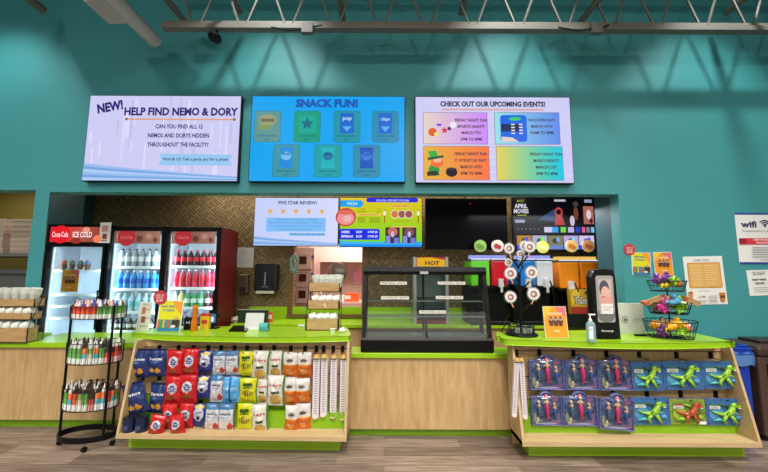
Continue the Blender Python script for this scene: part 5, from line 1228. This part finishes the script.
def toy(c, s, seed, kind):
    rr = random.Random(seed); m = MB(); M = gl(*c)
    if kind == 0:   # long-legged stretchy frog
        m.blob((0, 0, .0), (s, s*.7, s*.6), M, 10, 6, .06, rr); m.blob((s*.9, 0, s*.3), s*.5, M, 8, 5); 
        for a in (-1, 1): m.tube([(0, a*s*.3, 0), (a*s*1.2, -s*.4, s*.3), (a*s*1.6, -s*.5, -s*.3)], [s*.25, s*.2, s*.15], M, 6)
    elif kind == 1: # star
        m.prism([((s*1.3 if i % 2 == 0 else s*.65)*math.sin(PI*i/5), (s*1.3 if i % 2 == 0 else s*.65)*math.cos(PI*i/5)) for i in range(10)], -s*.3, s*.3, M)
    elif kind == 2: # ring-nosed hedgehog ball
        m.blob((0, 0, 0), s*.95, M, 12, 8, .14, rr); m.blob((0, -s*.7, s*.2), s*.3, P(240, 236, 220), 6, 4)
    else:           # bear
        m.blob((0, 0, 0), (s*.8, s*.6, s*.8), M, 10, 6); m.blob((0, -s*.1, s*.95), s*.55, M, 10, 6)
        for a in (-1, 1): m.blob((a*s*.45, -s*.1, s*1.4), s*.22, M, 6, 4); m.blob((a*s*.8, -s*.3, 0), s*.32, M, 6, 4); m.blob((a*s*.45, -s*.4, -s*.6), s*.34, M, 6, 4)
    return m
kn = ['frog', 'star', 'spiky ball', 'bear']
sd = 0
for zb, zt, rb, nm in tz:
    L = TOY[nm]; rr = random.Random(len(L))
    for i, (c, cn) in enumerate(L):
        sd += 1; k = (i+len(nm)) % 4; front = i < len(L)*.65; 
        a = -PI*.5+(i-len(L)*.3)*(2*PI/len(L)); q = rb*.66
        s = .05 if nm != 'top' else .042; size_ = 'small'
        toy(c, s, sd, k).build('rubber_toy', loc=(p.x+q*math.cos(a), bc+q*.8*math.sin(a), DT+zb+(.05 if i % 2 else .085)+rr.random()*.035), rot=(rr.uniform(-.5, .5), rr.uniform(-.5, .5), rr.uniform(-.6, .6)), smooth='all', label=f'{size_} {cn} {kn[k]} toy in the {nm} basket tier', cat='toy', group=f'small toys in the {nm} basket tier')
    for i in range(len(L)-1):
        c, cn = L[(i+2) % len(L)]; sd += 1; k = (i+len(nm)+1) % 4; a = 2*PI*i/(len(L)-1)-1.3; q = rb*.42
        toy(c, .045 if nm != 'top' else .036, sd, k).build('rubber_toy', loc=(p.x+q*math.cos(a), bc+q*.8*math.sin(a)-.02, DT+zb+.11+rr.random()*.02), rot=(rr.uniform(-.5, .5), rr.uniform(-.5, .5), rr.uniform(-.6, .6)), smooth='all', label=f'{cn} {kn[k]} toy heaped on top in the {nm} basket tier', cat='toy', group=f'small toys in the {nm} basket tier')
    if nm == 'middle':
        for sgn, lab in ((-1, 'tan'), (1, 'beige')):
            MB().box(-.09, .09, -.006, .006, -.025, .025, BAMBOO_BOX).box(-.09, -.05, -.03, .03, -.004, .02, P(200, 90, 60)).build('wooden_glider', loc=(p.x+sgn*(rb+.03), bc-.04, DT+zt+.02), rot=(.2, sgn*.35, 0), label=f'{lab} toy glider sticking out {"left" if sgn < 0 else "right"} of the middle basket tier', cat='toy', group='toy gliders in the middle basket tier')
q = tz[2][1]
toy((120, 60, 160), .03, 77, 3).build('rubber_toy', loc=(p.x-.02, bc-.03, DT+q+.045), smooth='all', label='purple bear toy topping the tiered basket', cat='toy')

# ================================================================== RIGHT WALL PAPERS
YW = WY-.004
badge('round_sticker', 'round red sticker on the teal wall at the edge of the opening', 629.5, 249.5, YW-.002, 6)
paper('wall_poster', 'small yellow party poster on the teal wall beside the red sticker', 'poster', 631.5, 650.5, 252.5, 275.5, YW, d_yellow, rot=.03)
paper('wall_poster', 'small orange sundae poster on the teal wall above the toy basket', 'poster', 654.5, 673, 252, 276, YW, sundae, rot=-.03)
def d_bigmenu(a):
    a.txt('Coffee Menu', .46, .10, .045, P(70, 70, 76), w=.4); a.rrect(.08, .13, .92, .66, .03, P(206, 140, 60)); a.rrect(.11, .15, .89, .64, .03, P(226, 176, 96))
    for i in range(9):
        a.k = 6; a.rect(.16, .19+i*.048, .42, .205+i*.048, P(240, 206, 150)); a.rect(.5, .19+i*.048, .8, .205+i*.048, P(240, 206, 150))
    a.txt('SPECIALTY DRINKS', .42, .73, .02, P(110, 100, 96), w=.3); a.poly([(.03, .76), (.14, .76), (.12, .95), (.05, .95)], P(216, 140, 60)); a.ell(.085, .75, .06, .025, P(190, 100, 50)); a.poly([(.80, .76), (.95, .76), (.92, .95), (.83, .95)], P(206, 124, 44)); a.rect(.82, .82, .93, .87, P(100, 60, 30)); a.ell(.4, .83, .05, .02, P(206, 150, 110)); a.ell(.3, .835, .03, .02, P(216, 190, 170))
    for v in (.82, .86, .91, .94): a.rect(.5, v, .74, v+.012, P(170, 165, 160))
    for v in (.91, .94): a.rect(.25, v, .45, v+.012, P(170, 165, 160))
paper('menu_poster', 'large white and amber drinks menu poster on the teal wall', 'poster', 686, 725.5, 256.3, 304.5, YW, d_bigmenu, rot=-.025)
def d_wifi(a):
    a.rect(0, 0, 1, .035, P(40, 56, 150)); a.rect(0, .965, 1, 1, P(40, 56, 150)); a.txt('wifi', .25, .29, .13, P(36, 34, 90), w=.30, bold=.03)
    for k, r_ in enumerate((.13, .09, .05)):
        c0_, c1_ = (.56, .27); n = 10; o1 = [(c0_+r_*math.cos(PI*(.22+.56*i/n)), c1_-r_*1.0*a.w/a.h*math.sin(PI*(.22+.56*i/n))) for i in range(n+1)]; i1 = [(c0_+(r_-.022)*math.cos(PI*(.22+.56*i/n)), c1_-(r_-.022)*a.w/a.h*math.sin(PI*(.22+.56*i/n))) for i in range(n, -1, -1)]
        a.k += 1
        for i in range(n): a.add([a.pt(*o1[i]), a.pt(*o1[i+1]), a.pt(*i1[n-1-i]), a.pt(*i1[n-i])], [(0, 1, 2, 3)], P(36, 34, 90))
    a.circ(.56, .265, .018, P(36, 34, 90)); a.txt('Complimentary & Free', .43, .38, .04, P(70, 50, 90), w=.66)
    a.rect(.03, .5, .97, .62, P(214, 50, 60)); a.rect(.03, .51, .16, .61, P(150, 30, 50)); a.txt('NETWORK NAME', .55, .55, .035, P(245, 235, 235), w=.5, bold=.02); a.txt('PASSWORD', .55, .605, .035, P(245, 235, 235), w=.4, bold=.02)
    for i in range(5): a.k = 20; a.rect(.24, .68+i*.045, .72-(i % 2)*.1, .692+i*.045, P(120, 118, 130))
    a.txt('THANK YOU', .52, .94, .03, P(50, 50, 70), w=.3)
x0, x1 = 737, 789
paper('wifi_notice', 'white wifi notice with blue bands at the right edge', 'notice', x0, x1, 213, 264, YW, d_wifi)
def d_note(a):
    a.txt('ALL GUESTS', .5, .2, .07, P(60, 60, 60), w=.5, bold=.02); a.txt('MUST WEAR', .5, .42, .08, P(50, 50, 50), w=.6, bold=.04); a.txt('SOCKS', .5, .56, .08, P(50, 50, 50), w=.4, bold=.04)
    for v in (.68, .76, .84): a.rect(.2, v, .8, v+.02, P(160, 160, 156))
    a.rect(.2, .07, .8, .09, P(150, 150, 150))
paper('wall_notice', 'small plain white notice below the wifi notice', 'notice', 748.5, 772, 270, 295.5, YW, d_note, rot=-.04)

# ================================================================== BINS
q = at(741, 350, 3.75)
bb = empty('recycling_bin', (3.545, 3.66, 0), 'blue plastic bin with clear liner beside the right display', 'bin')
BLU = mat((18, 58, 160), rough=.4); zt = .93
bp_ = [(-.17, .18), (-.17, -.12), (-.12, -.18), (.12, -.18), (.17, -.12), (.17, .18)]
MB().prism([(x*.85, y*.85) for x, y in bp_], 0, zt-.08, BLU, 'z').build('bin_body', bb, bevel=.01)
MB().prism(bp_, zt-.08, zt-.03, BLU, 'z').prism([(x*.86, y*.86) for x, y in bp_], zt-.03, zt, BLU, 'z').build('lid', bb, bevel=.01)
MB().box(-.11, .1, -.12, .1, zt-.0, zt+.004, mat((12, 30, 90), rough=.6)).build('lid_opening', bb)
lm = MB(); n = 24
vs = []; 
for z, k in ((zt-.07, .985), (zt-.12, 1.02), (zt-.2, .99)):
    for i in range(n):
        a = 2*PI*i/n; vs.append((.172*k*max(-1, min(1, 1.25*math.cos(a)))*(1+.02*(i % 2)), .18*k*max(-1, min(1, 1.25*math.sin(a)))*(1+.03*(i % 2)), z+.01*(i % 3)))
lm.add(vs, [(a*n+i, a*n+(i+1) % n, (a+1)*n+(i+1) % n, (a+1)*n+i) for a in range(2) for i in range(n)], mat((84, 126, 184), rough=.15)); lm.build('bin_liner', bb, smooth='all')
BRN = mat((78, 56, 46), rough=.35)
c = at(758, 345, 3.5)
tbn = empty('trash_receptacle', (4.055, 3.66, 0), 'large dark brown trash receptacle at the right edge of the floor', 'bin')
zt = at(757, 345, 3.55).z
MB().box(-.28, .4, -.12, .24, .04, zt-.11, BRN).build('bin_body', tbn, bevel=.02)
MB().box(-.3, .42, -.15, .27, zt-.11, zt, mat((66, 48, 40), rough=.4)).build('hood', tbn, bevel=.04)
MB().box(-.14, .28, -.03, .2, zt, zt+.03, mat((50, 36, 30), rough=.4)).build('top_tray', tbn, bevel=.01)
MB().box(-.2, .34, -.125, -.119, zt-.42, zt-.18, mat((22, 20, 20), rough=.3)).build('flap', tbn)
MB().box(-.28, .4, -.1, .24, 0, .04, BLACK).build('foot', tbn)

# ================================================================== FAR LEFT: cups on the long counter, pizza boxes beyond
p = atz(12, 340.5, LT)
y0 = p.y-.12
w_ = .52; xc = at(27, 335, y0).x-w_/2
zl = lambda y, yy: at(10, y, yy).z-LT
tiers = [(0.0, zl(328, y0), 0, .12), (zl(320, y0+.02), zl(313, y0+.02), .02, .14), (zl(307, y0+.04), zl(299, y0+.04), .04, .16)]
organiser((xc, y0, LT), w_, 'three tier bamboo organizer of white lids on the long counter at far left', tiers, None)
for k, (z0, z1, ya, yb) in enumerate(tiers):
    nm = ('bottom', 'middle', 'top')[k]; n = 5
    for i in range(n):
        x = xc+(-.5+(i+.5)/n)*w_*.9; y = y0+(ya+yb)/2
        if k < 2: lid_stack((x-.03, y, LT+z1+.003), f'stack of white lids, {ORD[i]} from left in {nm} tray at far left', 'lid stacks at far left', 6, .05, 1.2+.1*(i % 2))
        else: cup_stack((x, y, LT+z1-.03), f'stack of white cups, {ORD[i]} from left in top tray at far left', 'cup stacks at far left', 5, .05, -.1+.06*i)
MB().box(-.05, .05, -.01, .015, 0, .22, DARKWOOD).box(-.05, .05, -.012, .017, .2, .22, mat((120, 84, 44))).build('wooden_block', loc=(at(29.5, 330, 4.13).x, 4.15, LT), label='dark wooden board standing beside the teal pillar at far left', cat='board')
# steel shelf and pizza boxes
Yp = 5.0
q0 = at(0, 253, Yp); q1 = at(35, 253, Yp)
sh = empty('steel_shelf_unit', (q1.x-.9, Yp, 0), 'steel oven and shelf unit in the side room at far left', 'shelf unit')
MB().box(-1.0, .9, -.05, .55, q0.z-.05, q0.z, mat((150, 146, 142), rough=.4, metal=.4)).build('shelf', sh)
MB().box(-1.0, .9, .0, .55, 0, q0.z-.24, mat((120, 116, 114), rough=.4, metal=.3)).build('oven_front', sh)
MB().box(-1.0, .9, -.06, .0, q0.z-.30, q0.z-.24, STEEL).build('rail', sh)
for s in (-.98, .88): MB().box(s-.02, s+.02, .5, .55, q0.z-.24, q0.z-.05, STEEL).build('leg', sh)
BX = [P(206, 180, 166), P(214, 190, 178)]
bh = (at(10, 219, Yp).z-q0.z)/7
first = None
for s, (xa_, nm, nb) in enumerate(((q1.x-.19, 'right', 7), (q1.x-.19-.53, 'left', 7))):
    for i in range(nb):
        j = R.uniform(-.012, .012); wq = .25 if s else .17
        lab = f'flat pizza box, {ORD[i]} from the bottom of the {nm} stack on the far left shelf'
        zz = q0.z+.001+i*bh
        if True:
            o = empty('pizza_box', (xa_+j, Yp, zz), lab, 'pizza box', 'pizza boxes on the far left shelf')
            MB().box(-wq, wq, -.02, .42, 0, bh*.5, BX[s]).build('box_tray', o); MB().box(-wq-.003, wq+.003, -.024, .42, bh*.52, bh*.97, P(214, 190, 178)).build('lid', o)

# ================================================================== LIGHTS
def area(name, loc, rot, sx, sy, en, col=(1, .96, .9), spread=None):
    l = bpy.data.lights.new(name, 'AREA'); l.shape = 'RECTANGLE'; l.size = sx; l.size_y = sy; l.energy = en; l.color = col
    if spread: l.spread = math.radians(spread)
    o = bpy.data.objects.new(name, l); COL.objects.link(o); o.location = loc; o.rotation_euler = [math.radians(a) for a in rot]; return o
def spot(name, loc, target, en, ang, blend=.6, size=.12, col=(.96, 1, 1)):
    l = bpy.data.lights.new(name, 'SPOT'); l.energy = en; l.spot_size = math.radians(ang); l.spot_blend = blend; l.shadow_soft_size = size; l.color = col
    o = bpy.data.objects.new(name, l); COL.objects.link(o); o.location = loc
    o.rotation_euler = (Vector(target)-Vector(loc)).to_track_quat('-Z', 'Y').to_euler(); return o
WM = (1, .95, .89)
for x in (-4.2, 0, 4.2): area('overhead_light', (x, -.3, 6.0), (14, 0, 0), 1.6, 1.6, 112, WM, 88)
area('hall_fill', (0, -4.9, 3.2), (84, 0, 0), 9, 3, 135, (1, .97, .93))  # added soft fill behind the camera, lifts the kicks and counter fronts
for x in (-4, 0.6, 4.5): area('overhead_light', (x, -2.8, 5.6), (42, 0, 0), .5, .5, 48, WM, 110)  # front fill added high up behind the camera, kept small for tight reflections
for x in (-4.6, -1.35, 1.55, 3.9):
    spot('high_bay_lamp', (x, 2.6, 5.5), (x-.1, 4.1, 2.4), 215, 68, .75, .08)
area('kitchen_lamp', (KX0+1, 6.2, 3.0), (25, 0, 0), 1.5, 1.0, 110, (1, .86, .8))
area('back_lamp', (-.4, 4.85, 2.9), (20, 0, 0), 5, .3, 34, (1, .9, .75))
area('side_room_lamp', (-6, 5, 3.1), (0, 0, 0), 1.5, .8, 24, (1, .92, .75))
area('drink_fill', (2.0, 4.6, 2.5), (0, 0, 0), 1.4, .3, 24, (.97, .97, 1))  # added fill above the dispensers so the bowls look more luminous
W = bpy.data.worlds.new('world'); SC.world = W; W.use_nodes = True
W.node_tree.nodes['Background'].inputs[0].default_value = (.8, .86, .9, 1); W.node_tree.nodes['Background'].inputs[1].default_value = .2
SC.view_settings.view_transform = 'Standard'; SC.view_settings.look = 'None'; SC.view_settings.gamma = 1; SC.view_settings.exposure = 0; SC.view_settings.use_curve_mapping = False
bpy.context.view_layer.update()
